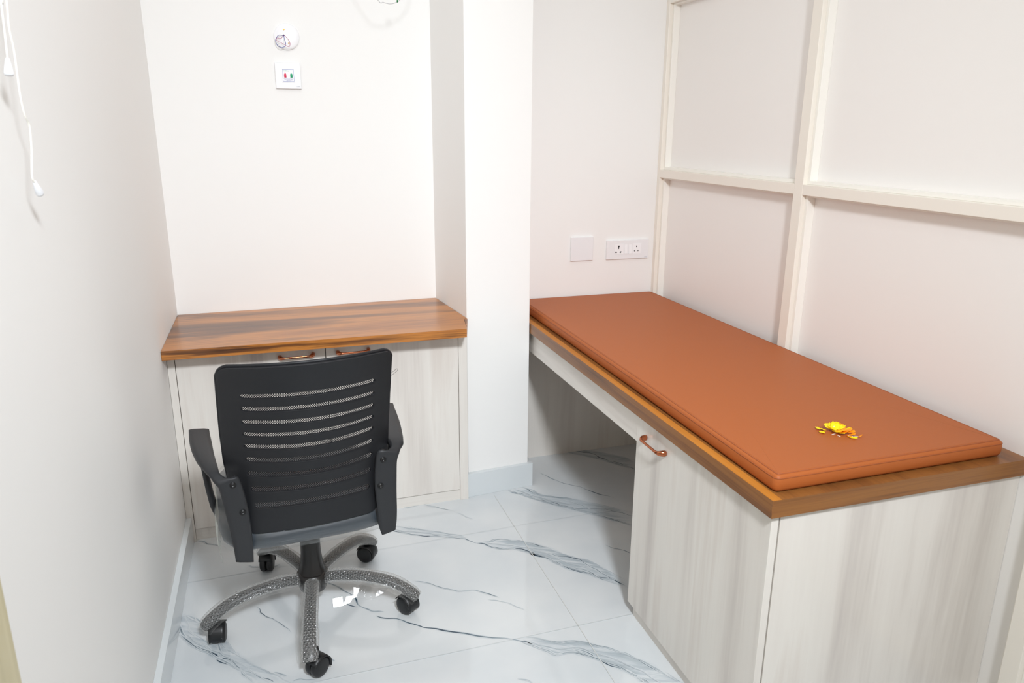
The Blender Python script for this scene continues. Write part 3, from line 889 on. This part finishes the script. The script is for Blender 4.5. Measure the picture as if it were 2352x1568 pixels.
part(MB().add([Matrix.Rotation(-.6, 3, 'Z') @ Vector(v)+Vector((1.6885, -1.7555, ZP+.0008)) for v in vs], fs, True), 'petal', 'petal_o', sf)

# ================================================================= WALL FITTINGS
def rod(p0, p1, r):
    return MB().tube([p0, p1], r, 20)


def yb(x):
    return .0262*x      # niche wall plane


# white round cover with wires
RC = (.4842, 1.7905)
cp = thing('ceiling_rose_cover', 'round white wiring cover with loose blue and red wires', 'wiring cover', (RC[0], yb(RC[0]), RC[1]))
RX = Matrix.Rotation(PI/2, 4, 'X')
part(MB().lathe([(.0465, -.002), (.0465, .004), (.044, .0072), (.038, .0085), (.012, .0088), (.0001, .0088)], (RC[0], yb(RC[0]), RC[1]), 48, RX), 'plate', 'white_plastic2', cp)
for (sx, sz, r_) in ((.4759, 1.8143, .0032), (.4904, 1.7676, .0024)):
    part(MB().lathe([(r_, 0), (r_*.9, .0015), (r_*.3, .002), (.0001, .0012)], (sx, yb(sx)-.0088, sz), 16, RX), 'screw', 'brass', cp)
part(MB().lathe([(.003, -.001), (.003, .0006), (.0001, .0006)], (.4742, yb(.4742)-.0088, 1.7945), 16, RX), 'wire_hole', 'dark_hole', cp)
BL = [(.4742, 1.7939, 0), (.4647, 1.7939, .006), (.4568, 1.7932, .010), (.4509, 1.7884, .013), (.4456, 1.7805, .015), (.4435, 1.7735, .017), (.4451, 1.7636, .018), (.45, 1.7561, .018), (.4576, 1.7518, .018), (.4646, 1.7501, .017), (.4727, 1.7531, .016), (.478, 1.7602, .014), (.4793, 1.7664, .012), (.4774, 1.7741, .010), (.4758, 1.784, .006), (.4746, 1.7939, 0)]
RD = [(.4742, 1.7939, 0), (.4656, 1.7844, .005), (.4583, 1.7818, .008), (.4505, 1.7834, .011), (.4464, 1.7805, .013), (.4468, 1.776, .014), (.4519, 1.7708, .015), (.4626, 1.7666, .016), (.4733, 1.7608, .017), (.4824, 1.7557, .016), (.4894, 1.7537, .015), (.4938, 1.7593, .013), (.4944, 1.7678, .011), (.4904, 1.7784, .008), (.4832, 1.7881, .005), (.4758, 1.7947, 0)]


def wire(P, r, nm, m, t, par=None):
    pts = catmull([(x, yb(x)-.0092-d, z) for x, z, d in P], 5)
    return part(MB().tube(pts, r, 8), nm, m, t)


wire(BL, .0008, 'blue_wire', 'wire_blue', cp)
wire(RD, .0007, 'red_wire', 'wire_red', cp)
wire([(x+.004*math.sin(i), z-.002, d*.8) for i, (x, z, d) in enumerate(BL[:1]+BL[2:12:2]+BL[-1:])], .0006, 'white_wire', 'wire_white', cp)


def text(body, x, y, z, size, m, parent_t, par, align='LEFT', name='lettering', bold=0, sx=1):
    cu = bpy.data.curves.new('lettering', 'FONT')
    cu.body = body
    cu.size = size
    cu.align_x = align
    cu.offset = bold
    cu.resolution_u = 3
    o = bpy.data.objects.new('tmp', cu)
    COL.objects.link(o)
    bpy.context.view_layer.update()
    me = bpy.data.meshes.new_from_object(o.evaluated_get(bpy.context.evaluated_depsgraph_get()))
    bpy.data.objects.remove(o)
    bpy.data.curves.remove(cu)
    mb = MB()
    mb.add([(x+v.co.x*sx, y, z+v.co.y) for v in me.vertices], [tuple(p.vertices) for p in me.polygons])
    bpy.data.meshes.remove(me)
    return sub(mb, name, m, par, parent_t)


def plate(x0, x1, z0, z1, yw, th, t, name='plate', m='white_plastic'):
    return part(MB().box((x0, yw-th, z0), (x1, yw, z1)), name, m, t, bevel=.0025, seg=3)


ip = thing('indicator_plate', 'square white switch plate with red and green indicator lenses', 'wall plate', (.48, yb(.48), 1.652))
yw = yb(.48)
pl = plate(.4330, .5265, 1.6062, 1.6995, yw+.001, .0105, ip)
yf = yw-.0095
md = part(MB().box((.4565, yf-.0012, 1.6285), (.5045, yf, 1.6790)), 'module', 'white_plastic2', ip, bevel=.0006)
ym = yf-.0016
fr = MB()
for a, b in (((.4603, 1.6742), (.5010, 1.6752)), ((.4603, 1.6324), (.5010, 1.6334)), ((.4603, 1.6324), (.4611, 1.6752)), ((.5002, 1.6324), (.5010, 1.6752))):
    fr.box((a[0], ym, a[1]), (b[0], ym+.0004, b[1]))
fr.box((.4603, ym, 1.6415), (.5010, ym+.0004, 1.6419))
sub(fr, 'printed_border', 'ink_blue', md, ip)
text('Crabtree', .4632, ym-.0001, 1.6686, .0056, M['ink_green'], ip, md, bold=.0001)
text('DIS', .4694, ym-.0001, 1.6630, .0028, M['ink_grey'], ip, md, 'CENTER')
text('IN', .4920, ym-.0001, 1.6630, .0028, M['ink_grey'], ip, md, 'CENTER')
text('Single Wiring Elect. Tester', .4806, ym-.0001, 1.6393, .0028, M['ink_blue'], ip, md, 'CENTER')
text('230 V  50 Hz  LED Indicator', .4806, ym-.0001, 1.6365, .0026, M['ink_blue'], ip, md, 'CENTER')
text('Made in India', .4806, ym-.0001, 1.6340, .0028, M['ink_blue'], ip, md, 'CENTER')
text('Crabtree', .5215, yf-.0012, 1.6138, .0036, M['ink_grey'], ip, pl, 'RIGHT')
for nm, xc, mk in (('red_lens', .4694, 'led_red'), ('green_lens', .4916, 'led_green')):
    ol = []
    for k in range(13):
        a = PI*k/12
        ol.append((xc+.0040*math.cos(a), 1.6568+.0042*math.sin(a)))
    ol += [(xc-.0040, 1.6460), (xc+.0040, 1.6460)]
    R = [[(x, ym+.0004, z) for x, z in ol], [(x, ym-.0022, z) for x, z in ol], [(xc+(x-xc)*.7, ym-.0034, 1.652+(z-1.652)*.75) for x, z in ol]]
    sub(MB().rings(R, True, True, True), nm, mk, md, ip)

YA = -.066
bp_ = thing('blank_wall_plate', 'square blank white wall plate above the couch', 'wall plate', (1.667, YA, .96))
b1 = plate(1.6155, 1.7215, .9075, 1.0135, YA, .010, bp_)

sp = thing('socket_plate', 'wide white plate with two sockets and two rocker switches', 'socket', (1.889, YA, .95))
s1 = plate(1.7865, 1.9925, .9065, .9935, YA, .010, sp)
yf = YA-.010


def sx_(px):
    return 1.7865+(px-165)/2000*.206


def sz_(px, py):
    return .950+((740-.049*(px-165))-py)/890*.087


so1 = part(MB().box((sx_(545), yf-.0008, sz_(545, 925)), (sx_(965), yf, sz_(545, 455))), 'socket', 'white_plastic2', sp, bevel=.0004)
so2 = part(MB().box((sx_(1395), yf-.0008, sz_(1395, 890)), (sx_(1800), yf, sz_(1395, 420))), 'socket', 'white_plastic2', sp, bevel=.0004)


def hole(px, py, r, par, sx=1, sz=1, rot=0):
    x, z = sx_(px), sz_(px, py)
    ring = []
    for k in range(16):
        a = 2*PI*k/16
        u, v = r*sx*math.cos(a), r*sz*math.sin(a)
        ring.append((x+u*math.cos(rot)-v*math.sin(rot), z+u*math.sin(rot)+v*math.cos(rot)))
    sub(MB().rings([[(a, yf-.0009, b) for a, b in ring], [(a, yf-.0011, b) for a, b in ring]], True, True, True), 'pin_hole', 'dark_hole', par, sp)


hole(735, 560, .0040, so1); hole(728, 635, .0031, so1, 1, 1.3)
hole(612, 828, .0036, so1, 1.15, .95, -.5); hole(825, 820, .0036, so1, 1.35, .8, .8)
hole(1590, 548, .0033, so2, .95, 1.15); hole(1492, 755, .0022, so2, 1, 1.2); hole(1660, 745, .0022, so2, 1, 1.2)
for px0, px1, tp in ((1000, 1135, 1), (1208, 1345, 1)):
    xa, xb = sx_(px0), sx_(px1)
    zt, zb = sz_(px0, 475), sz_(px0, 885)
    rk = MB()
    vs = [(xa, yf, zb), (xb, yf, zb), (xb, yf, zt), (xa, yf, zt), (xa, yf-.0045, zb), (xb, yf-.0045, zb), (xb, yf-.0008, zt), (xa, yf-.0008, zt)]
    rk.add(vs, [(3, 2, 1, 0), (4, 5, 6, 7), (0, 1, 5, 4), (1, 2, 6, 5), (2, 3, 7, 6), (3, 0, 4, 7)])
    part(rk, 'rocker_switch', 'white_plastic2', sp, bevel=.0006)
text('Crabtree', 1.9885, yf-.0004, .9115, .0042, M['ink_grey'], sp, s1, 'RIGHT')

# cable loop hanging in the niche
cl = thing('wire_loop', 'thin white wire loop hanging from above in the desk niche', 'wire', (.84, -.25, 1.93))
LP = [(.70, -.25, 2.15), (.73, -.25, 1.99), (.7915, -.25, 1.8951), (.8095, -.25, 1.889), (.8246, -.25, 1.8856), (.8337, -.25, 1.885), (.8445, -.25, 1.8866), (.8554, -.25, 1.8914), (.8679, -.25, 1.8991), (.93, -.25, 1.96), (.95, -.25, 2.15)]
part(MB().tube(catmull(LP, 6), .0013, 8), 'wire', 'cable_grey', cl)
part(MB().tube([(.8572, -.2535, 1.915), (.8580, -.2535, 1.8985), (.8603, -.2535, 1.8950), (.8580, -.2535, 1.8908)], .0024, 8), 'tape_end', 'tie_green', cl)

# blind cords by the left wall
g = 'white cords hanging by the left wall'
bc1 = thing('blind_cord', 'longer white cord with tassel hanging beside the left wall', 'cord', (.03, -1.72, 1.5), g)
part(MB().tube(catmull([(.03, -1.715, 2.3), (.03, -1.717, 1.9), (.03, -1.717, 1.666), (.03, -1.729, 1.606), (.03, -1.723, 1.572), (.03, -1.729, 1.509), (.03, -1.722, 1.479), (.03, -1.707, 1.464), (.03, -1.714, 1.433), (.03, -1.736, 1.391), (.03, -1.73, 1.378)], 5), .0013, 8), 'cord', 'cord', bc1)


def tassel(p, q, t):
    p, q = Vector(p), Vector(q)
    mb = MB().tube([p, p.lerp(q, .15), p.lerp(q, .5), p.lerp(q, .9), q], [.0022, .0032, .0050, .0064, .0058], 16)
    part(mb, 'tassel', 'tassel', t)


tassel((.03, -1.730, 1.380), (.03, -1.709, 1.359), bc1)
bc2 = thing('blind_cord', 'shorter white cord with cone tassel at the upper left corner', 'cord', (.03, -1.75, 1.6), g)
part(MB().tube(catmull([(.03, -1.73, 2.3), (.03, -1.735, 1.9), (.03, -1.740, 1.656), (.03, -1.747, 1.638), (.03, -1.754, 1.596), (.03, -1.762, 1.556)], 5), .0013, 8), 'cord', 'cord', bc2)
tassel((.03, -1.762, 1.558), (.03, -1.768, 1.534), bc2)

# ================================================================= OFFICE CHAIR
CH = thing('office_chair', 'black mesh-back swivel chair, its base still in bubble wrap', 'chair', (.402, -.955, 0), rotz=math.radians(5))


def cpart(mb, name, m, par=None, **kw):
    o = mb.build(name, m, None, **kw)
    o.parent = par or CH
    return o


def interp(x, X, Y):
    if x <= X[0]:
        return Y[0]
    for i in range(1, len(X)):
        if x <= X[i]:
            t = (x-X[i-1])/(X[i]-X[i-1])
            return Y[i-1]+(Y[i]-Y[i-1])*t
    return Y[-1]


_Z = [.40, .455, .50, .55, .60, .65, .70, .75, .80, .85, .90, .945, 1.0]
_Y = [-.284, -.289, -.297, -.302, -.3065, -.313, -.3225, -.3355, -.3515, -.370, -.390, -.4085, -.432]
_SZ = [.45, .50, .54, .59, .64, 1.0]
_SC = [.010, .013, .020, .034, .048, .050]
ZTOP, ZBOT = .947, .456


def halfw(z):
    h = interp(z, [.456, .52, .58, .66, .75, .85, .947], [.176, .187, .197, .205, .207, .206, .204])
    for zc, r in ((ZTOP, .022), (ZBOT, .04)):
        d = abs(z-zc)
        if d < r:
            h -= r-math.sqrt(max(0, r*r-(r-d)**2))
    return h


def topdrop(x, z):
    t = max(0, (z-.72)/(ZTOP-.72))
    return -.013*t*(abs(x)/.2)**2


def backy(x, z):
    hw = halfw(min(max(z, ZBOT+.04), ZTOP-.022))
    return interp(z, _Z, _Y)+interp(z, _SZ, _SC)*((x/hw)**2-.56)/.56


SL = [(.867, .158, .0055), (.829, .157, .0056), (.790, .158, .0056), (.7535, .158, .0056), (.7175, .158, .0058), (.6785, .157, .006), (.637, .156, .0065), (.591, .151, .0072), (.541, .146, .0080)]
rows = []   # (z, extent, in_slot flag of the row band above)
zc = ZTOP
rows.append((ZTOP, .12, False))
for q in (.0015, .004, .008, .013, .022):
    rows.append((ZTOP-q, .14, False))
for (zs, ex, hz) in SL:
    zt = zs+hz*1.22
    zl = rows[-1][0]
    for k in range(1, 5):
        rows.append((zl+(zt+.002-zl)*k/4, ex-.004, False))
    m_ = 8
    for k in range(m_+1):
        t = 1-2*k/m_
        rows.append((zs+hz*1.22*t, ex-hz+hz*math.sqrt(max(0, 1-t*t)), k < m_))
zl = rows[-1][0]
for k in range(1, 9):
    rows.append((zl+(ZBOT+.022-zl)*k/8, .13, False))
for q in (.016, .01, .006, .003, .001, 0):
    rows.append((ZBOT+q, .12, False))
NC, KI = 44, 36     # columns per half: KI of them inside the slot extent


def colx(i, ex, hw):
    s_ = -1 if i < 0 else 1
    a = abs(i)
    if a <= KI:
        return s_*min(ex, hw*.8)*a/KI
    e0 = min(ex, hw*.8)
    return s_*(e0+(hw-e0)*(a-KI)/(NC-KI))


bk = MB()
grid = []
for (z, ex, fl_) in rows:
    hw = halfw(z)
    grid.append([(lambda x: Vector((x, backy(x, z), z+topdrop(x, z)+.0015*max(0, (z-.72)/.23))))(colx(i, ex, hw)) for i in range(-NC, NC+1)])
W_ = 2*NC+1
vs = [p for r in grid for p in r]
fs = []
for a in range(len(rows)-1):
    for j in range(W_-1):
        i0 = j-NC
        inslot = rows[a][2] and (-KI <= i0 < KI)
        if not inslot:
            fs.append((a*W_+j, a*W_+j+1, (a+1)*W_+j+1, (a+1)*W_+j))
bk.add(vs, fs, True)
back = cpart(bk, 'backrest', 'black_plastic')
sd = back.modifiers.new('thickness', 'SOLIDIFY'); sd.thickness = .006; sd.offset = 0
bv = back.modifiers.new('bevel', 'BEVEL'); bv.width = .0012; bv.segments = 2; bv.limit_method = 'ANGLE'; bv.angle_limit = math.radians(50)
# net fabric stretched over the front of the frame
nf = MB()
R = []
for k in range(61):
    z = ZBOT+.008+(ZTOP+.0045-ZBOT-.008)*k/60
    hw = halfw(min(max(z, ZBOT+.002), ZTOP-.0008))+.0015
    R.append([Vector((hw*(j/30-1), backy(hw*(j/30-1), z)+.0052, z+topdrop(hw*(j/30-1), z))) for j in range(61)])
nf.rings(R, False)
net = cpart(nf, 'net_fabric', 'net')
# fabric rim: dark rolled hem round the top and sides
hem = []
for k in range(40):
    z = ZBOT+.03+(ZTOP-.022-ZBOT-.03)*k/39
    hem.append(Vector((-halfw(z)-.001, backy(-halfw(z), z)+.008, z+topdrop(.2, z))))
for k in range(1, 9):
    a = PI/2*k/9
    z = ZTOP-.022+.022*math.sin(a)+.003*k/9
    x = -(halfw(ZTOP-.022)-.022+.022*math.cos(a))
    hem.append(Vector((x, backy(x, ZTOP)+.008, z+topdrop(x, z))))
for k in range(41):
    x = -(halfw(ZTOP-.022)-.024)*(1-2*k/40)
    hem.append(Vector((x, backy(x, ZTOP)+.008, ZTOP+.0042+topdrop(x, ZTOP))))
left = hem[:48]
hem += [Vector((-p.x, p.y, p.z)) for p in reversed(left)]
cpart(MB().tube(hem, .0042, 8), 'fabric_hem', 'black_plastic', net)
# loose thread
cpart(MB().tube(catmull([(.201, -.355, .868), (.209, -.356, .872), (.219, -.357, .879), (.221, -.357, .875), (.212, -.356, .867), (.203, -.355, .862)], 5), .0004, 6), 'loose_thread', 'black_nylon', net)

# --- seat cushion
st = MB()


def superrect(hx, hy, cx, cy, n=40, e=5):
    o = []
    for k in range(n):
        a = 2*PI*k/n
        c, s_ = math.cos(a), math.sin(a)
        q = (abs(c)**e+abs(s_)**e)**(-1/e)
        o.append((cx+hx*c*q, cy+hy*s_*q))
    return o


R = []
for hx, hy, z in ((.19, .20, .398), (.222, .232, .400), (.236, .246, .410), (.240, .250, .425), (.238, .248, .442), (.230, .240, .456), (.20, .215, .467), (.12, .13, .472)):
    R.append([(x, y, z) for x, y in superrect(hx, hy, 0, -.045)])
st.rings(R, True, True, True)
seat = cpart(st, 'seat', 'seat')
R = []
for hx, hy, z in ((.21, .225, .392), (.236, .246, .396), (.2445, .2535, .410), (.2465, .2555, .426), (.245, .2545, .443), (.237, .246, .460), (.21, .225, .471)):
    R.append([(x+random.uniform(-.0012, .0012), y, z+random.uniform(-.0015, .0015)) for x, y in superrect(hx, hy, 0, -.045, 60)])
cpart(MB().rings(R, True), 'plastic_cover', 'seat_film', seat)
# gathered loose side of the cover on the left
R = []
for k in range(16):
    y = -.300+.26*k/15
    bul = .010*math.sin(PI*min(1, (k+1)/9))
    R.append([(-.236-bul*math.sin(PI*(.15+.8*t))-.0015*math.sin(k*1.1+t*3), y, .505-.112*t) for t in [j/12 for j in range(13)]])
cpart(MB().rings(R, False), 'cover_fold', 'fold_film', seat)
# under-seat plate
cpart(MB().box((-.10, -.14, .372), (.10, .10, .396)), 'seat_plate', 'black_gloss', bevel=.004)

# --- arms: ribbons through measured stations (outer point, inner point)
ARMS = {"armL": [[[-0.2894, 0.0028, 0.655], [-0.2367, -0.0115, 0.655]], [[-0.2881, -0.0711, 0.658], [-0.2329, -0.0932, 0.658]], [[-0.2807, -0.1559, 0.66], [-0.229, -0.1914, 0.66]], [[-0.2672, -0.2367, 0.658], [-0.2242, -0.265, 0.658]], [[-0.2518, -0.2893, 0.65], [-0.2204, -0.3071, 0.65]], [[-0.2405, -0.315, 0.6365], [-0.209, -0.321, 0.642]], [[-0.2315, -0.327, 0.624], [-0.1905, -0.33, 0.64]], [[-0.2257, -0.3266, 0.6109], [-0.1777, -0.3301, 0.6339]], [[-0.2215, -0.324, 0.5805], [-0.1687, -0.3247, 0.5943]], [[-0.216, -0.3215, 0.5304], [-0.1626, -0.3222, 0.5438]], [[-0.2108, -0.3174, 0.4846], [-0.1604, -0.3188, 0.4928]], [[-0.2067, -0.3092, 0.4335], [-0.1593, -0.3094, 0.4353]], [[-0.2048, -0.305, 0.3942], [-0.1622, -0.305, 0.3841]]], "armR": [[[0.2899, -0.0015, 0.655], [0.2498, 0.0063, 0.655]], [[0.278, -0.1072, 0.658], [0.233, -0.0892, 0.658]], [[0.2625, -0.2073, 0.66], [0.2172, -0.1891, 0.66]], [[0.2467, -0.2862, 0.657], [0.2066, -0.2637, 0.657]], [[0.235, -0.308, 0.648], [0.205, -0.308, 0.65]], [[0.227, -0.327, 0.634], [0.189, -0.331, 0.65]], [[0.2191, -0.3265, 0.6098], [0.1666, -0.3319, 0.6461]], [[0.217, -0.323, 0.5603], [0.1592, -0.3249, 0.597]], [[0.2157, -0.3203, 0.505], [0.1574, -0.3221, 0.5429]], [[0.217, -0.3132, 0.4593], [0.1618, -0.3174, 0.4844]], [[0.2158, -0.3074, 0.4193], [0.1649, -0.308, 0.4237]], [[0.2119, -0.305, 0.396], [0.1738, -0.305, 0.3882]]]}


def ribbon(st_, th, name):
    O = catmull([a for a, b in st_], 4)
    I = catmull([b for a, b in st_], 4)
    R = []
    n = len(O)
    pn = Vector((0, 0, 1))
    for i in range(n):
        c = (O[i]+I[i])/2
        c0, c1 = (O[max(i-1, 0)]+I[max(i-1, 0)])/2, (O[min(i+1, n-1)]+I[min(i+1, n-1)])/2
        t = (c1-c0).normalized()
        l = (I[i]-O[i]).normalized()
        nn = t.cross(l).normalized()
        if nn.dot(pn) < 0:
            nn = -nn
        pn = nn
        hwid = (I[i]-O[i]).length/2
        T = th[min(len(th)-1, int(i/(n-1)*(len(th)-1)+.5))]
        e = min(1, (.35+i*.33), (.35+(n-1-i)*.33))
        ring = []
        for (a, b) in ((-1, -.35), (-.86, -.06), (-.5, 0), (0, .0), (.5, 0), (.86, -.06), (1, -.35), (1, -.7), (.84, -1), (.3, -1), (-.3, -1), (-.84, -1), (-1, -.7)):
            ring.append(c+l*(hwid*a)+nn*(T*b*(e if b < -.1 else 1)))
        R.append(ring)
    return MB().rings(R, True, True, True)


for side, st_ in (('l', ARMS['armL']), ('r', ARMS['armR'])):
    st_ = [(Vector(a), Vector(b)) for a, b in st_]
    sg = -1 if side == 'l' else 1
    arm = cpart(ribbon(st_, [.024]*3+[.020]*2+[.014]*6, 'arm'), 'armrest', 'arm_plastic')
    # front strut of the arm loop
    P = [(.262, -.030, .634), (.262, -.040, .600), (.258, -.045, .54), (.251, -.050, .47), (.243, -.040, .425), (.225, -.035, .397), (.17, -.03, .388)]
    c = catmull([(sg*a, b, d) for a, b, d in P], 5)
    R = []
    for i, p in enumerate(c):
        t = (c[min(i+1, len(c)-1)]-c[max(i-1, 0)]).normalized()
        fwd = Vector((0, 1, 0)); fwd = (fwd-t*fwd.dot(t)).normalized()
        nn = t.cross(fwd)
        hw_ = .034 if i < 14 else .028
        R.append([p+fwd*(hw_*a)+nn*(.0075*b) for a, b in ((-1, -.4), (-1, .4), (-.8, 1), (.8, 1), (1, .4), (1, -.4), (.8, -1), (-.8, -1))])
    cpart(MB().rings(R, True, True, True), 'armrest_strut', 'arm_plastic', arm)
BO = [(-.193, -.3279, .6193), (-.1764, -.322, .5393), (.1804, -.3286, .6237), (.1716, -.3223, .5467)]
for (x, y, z) in BO:
    cpart(MB().lathe([(.0082, -.002), (.0082, .0006), (.0070, .0014), (.0060, .0003), (.0052, .0003), (.0048, .0022), (.0030, .0026), (.0024, .0010), (.0001, .0010)], (x, y-.0012, z), 20, RX), 'bolt', 'bolt')

# --- column, hub
HX, HY = .0135*math.cos(math.radians(-5)), 0.0
col = MB().lathe([(.030, .372), (.030, .22), (.0305, .20), (.034, .165), (.040, .140), (.042, .134), (.042, .128)], (HX, HY, 0), 36)
cpart(col, 'gas_column', 'black_gloss')
hub = MB().lathe([(.030, .070), (.040, .078), (.046, .098), (.050, .120), (.047, .132), (.040, .138), (.020, .139)], (HX, HY, 0), 36)
cpart(hub, 'base_hub', 'black_gloss')
ANG = [-165.7, -95.2, -21.2, 48.9, 118.0]
LP_ = [(.036, .118), (.08, .127), (.14, .129), (.20, .124), (.25, .112), (.29, .092), (.318, .072), (.330, .058)]


def sect(c, l, u, a, b, n=16, e=3):
    o = []
    for k in range(n):
        g_ = 2*PI*k/n
        ca, sa = math.cos(g_), math.sin(g_)
        q = (abs(ca)**e+abs(sa)**e)**(-1/e)
        o.append(c+l*(a*ca*q)+u*(b*sa*q))
    return o


for li, ad in enumerate(ANG):
    a = math.radians(ad-5)
    d = Vector((math.cos(a), math.sin(a), 0))
    l = Vector((-d.y, d.x, 0))
    base = Vector((HX, HY, 0))
    path = catmull([base+d*r_+Vector((0, 0, z)) for r_, z in LP_], 5)
    n = len(path)
    R = []
    for i, p in enumerate(path):
        t = (path[min(i+1, n-1)]-path[max(i-1, 0)]).normalized()
        u = l.cross(t); u = u if u.z > 0 else -u
        f = i/(n-1)
        R.append(sect(p-u*.004, l, u, .0150+.0042*f, .012))
    leg = cpart(MB().rings(R, True, True, True), 'base_leg', 'black_nylon')
    # bubble wrap: domes laid on a hexagonal lattice round the leg
    L = [0]
    for i in range(1, n):
        L.append(L[-1]+(path[i]-path[i-1]).length)
    NS, NA = 300, 140
    R = []
    rim = []
    rr = random.Random(li)
    ph = rr.random()
    pitch = .0088
    for i in range(NS):
        s_ = L[1]*(1.0 if li != 2 else 1.0)+(L[-1]-L[1])*i/(NS-1)
        j = 0
        while j < n-2 and L[j+1] < s_:
            j += 1
        q = (s_-L[j])/(L[j+1]-L[j])
        p = path[j].lerp(path[j+1], q)
        t = (path[j+1]-path[j]).normalized()
        u = l.cross(t); u = u if u.z > 0 else -u
        f = i/(NS-1)
        ra, rb = .0192+.0035*f+.0008*math.sin(f*17+li), .0165+.001*math.sin(f*11)
        if f > .94:
            ra *= 1-.12*(f-.94)/.06; rb *= 1-.2*(f-.94)/.06
        per = 2*PI*(ra+rb)/2
        nb = max(6, int(round(per/pitch)))
        ring = []
        for k in range(NA):
            g_ = 2*PI*k/NA
            uu = g_/(2*PI)*14
            vv = s_/(pitch*.866)
            row = math.floor(vv)
            best = 9
            for rw in (row, row+1):
                off_ = .5*(rw % 2)+ph
                du = (uu-off_)-round(uu-off_)
                dv = (vv-rw)*.866
                best = min(best, math.hypot(du, dv))
            h = max(0, 1-(best/.47)**2)**.6*.0023
            rim.append(max(0., 1-abs(best-.36)/.15))
            ca, sa = math.cos(g_), math.sin(g_)
            e = 2.6
            qq = (abs(ca)**e+abs(sa)**e)**(-1/e)
            ring.append(p-u*.003+l*((ra+h)*ca*qq)+u*((rb+h)*sa*qq))
        R.append(ring)
    wr = cpart(MB().rings(R, True), 'bubble_wrap', 'bubble', leg)
    at = wr.data.attributes.new('rim', 'FLOAT', 'POINT')
    at.data.foreach_set('value', rim)
    # loose outer film with ragged seam hanging along one side
    R = []
    for i in range(40):
        f = i/39
        s_ = L[-1]*f
        j = 0
        while j < n-2 and L[j+1] < s_:
            j += 1
        p = path[j].lerp(path[j+1], (s_-L[j])/(L[j+1]-L[j]))
        t = (path[j+1]-path[j]).normalized()
        u = l.cross(t); u = u if u.z > 0 else -u
        sgn = [1, -1, -1, 1, 1][li]
        wv = .024+.003*math.sin(f*9+li)+rr.uniform(-.0008, .0008)
        ring = []
        for k in range(24):
            g_ = 2*PI*k/24
            ca, sa = math.cos(g_), math.sin(g_)
            ex = .009*max(0, ca*sgn)**3*(.5+f)
            drop = -.010*max(0, ca*sgn)**2
            ring.append(p-u*.003+l*((wv+ex)*ca)+u*((.0195)*sa+drop)+Vector((rr.uniform(-1, 1), rr.uniform(-1, 1), rr.uniform(-1, 1)))*.0006)
        R.append(ring)
    if li != 4:
        cpart(MB().rings(R, True), 'plastic_film', 'loose_film', leg)
    # caster
    cc = base+d*.302+Vector([(.012, -.006, 0), (.016, -.010, 0), (-.006, .004, 0), (-.008, 0, 0), (0, 0, 0)][li])
    hd = math.radians([-150, 35, -60, -35, 75][li])     # rolling direction
    if li == 0:
        hd = math.radians(-100)
    f_ = Vector((math.cos(hd), math.sin(hd), 0)); ax = Vector((-f_.y, f_.x, 0))
    rw = .0300
    hood = MB()
    R = []
    for k in range(15):
        g_ = math.radians(-22+ 168*k/14)
        r1 = rw+.0035
        c_ = cc+f_*(r1*math.cos(g_))+Vector((0, 0, rw+r1*math.sin(g_)))
        c2 = cc+f_*((r1-.0028)*math.cos(g_))+Vector((0, 0, rw+(r1-.0028)*math.sin(g_)))
        R.append([c_-ax*.0228, c_-ax*.012+Vector((0, 0, .0012)), c_+ax*.012+Vector((0, 0, .0012)), c_+ax*.0228, c2+ax*.0228, c2-ax*.0228])
    hood.rings(R, True, True, True)
    hood.box(cc+Vector((-.003, -.003, .02)), cc+Vector((.003, .003, .05)))
    hood.tube([cc+Vector((0, 0, .05)), cc+Vector((0, 0, .062)), cc+Vector((0, 0, .088))], [.011, .0085, .0065], 14)
    ho = cpart(hood, 'caster', 'black_nylon')
    for sgn in (-1, 1):
        wmb = MB()
        R = []
        for (r_, o_) in ((.0001, .0225), (.014, .0225), (.024, .0212), (.0285, .0180), (rw, .0140), (rw, .0065), (.0290, .0032), (.010, .0028), (.0001, .0028)):
            R.append([cc+Vector((0, 0, rw))+ax*(sgn*o_)+f_*(r_*math.cos(2*PI*k/28))+Vector((0, 0, r_*math.sin(2*PI*k/28))) for k in range(28)])
        wmb.rings(R, True, True, True)
        cpart(wmb, 'wheel', 'black_nylon', ho)

# --- invented clear film scrap, facets tilted to mirror the lamp as bright floor patches
fs_t = thing('glint_film_scrap', 'invented scrap of clear film under the chair, tilted to glint in the lamp', 'invented glint film', (.53, -.962, 0))
nF = Vector((0, -.779, .627))  # facet normal set halfway between camera and lamp for the glint
uF = Vector((1, 0, 0))
vF = nF.cross(uF) * -1
if vF.z < 0:
    vF = -vF


def facet(c, P):
    return [Vector(c)+uF*a+vF*b for a, b in P]


A_ = facet((.4856, -.9671, .0140), [(-.015, -.0135), (.0155, -.012), (.0150, .0145), (-.014, .0130)])
B_ = facet((.5187, -.9623, .0125), [(-.016, -.012), (.004, -.008), (.020, .010), (-.004, .011)])
C_ = facet((.5487, -.9477, .0300), [(-.012, -.019), (-.006, -.018), (.016, .019), (-.009, .014)])
D_ = facet((.6216, -.9752, .0300), [(-.020, -.013), (.012, -.002), (.024, .009), (-.007, .013)])
lk_ = [[A_[1], B_[0], B_[3], A_[2]], [B_[2], C_[0], C_[3], B_[3]], [C_[1], (.575, -.962, .002), (.603, -.978, .004), C_[2]], [(.575, -.962, .002), D_[0], D_[3], C_[2]]]
for q in (A_, B_, C_, D_):
    part(MB().add(q, [(0, 1, 2, 3)]), 'glint_facet', 'glint_film', fs_t)
lmb = MB()
for q in lk_:
    lmb.add(q, [(0, 1, 2, 3)])
part(lmb, 'glint_link', 'loose_film', fs_t)
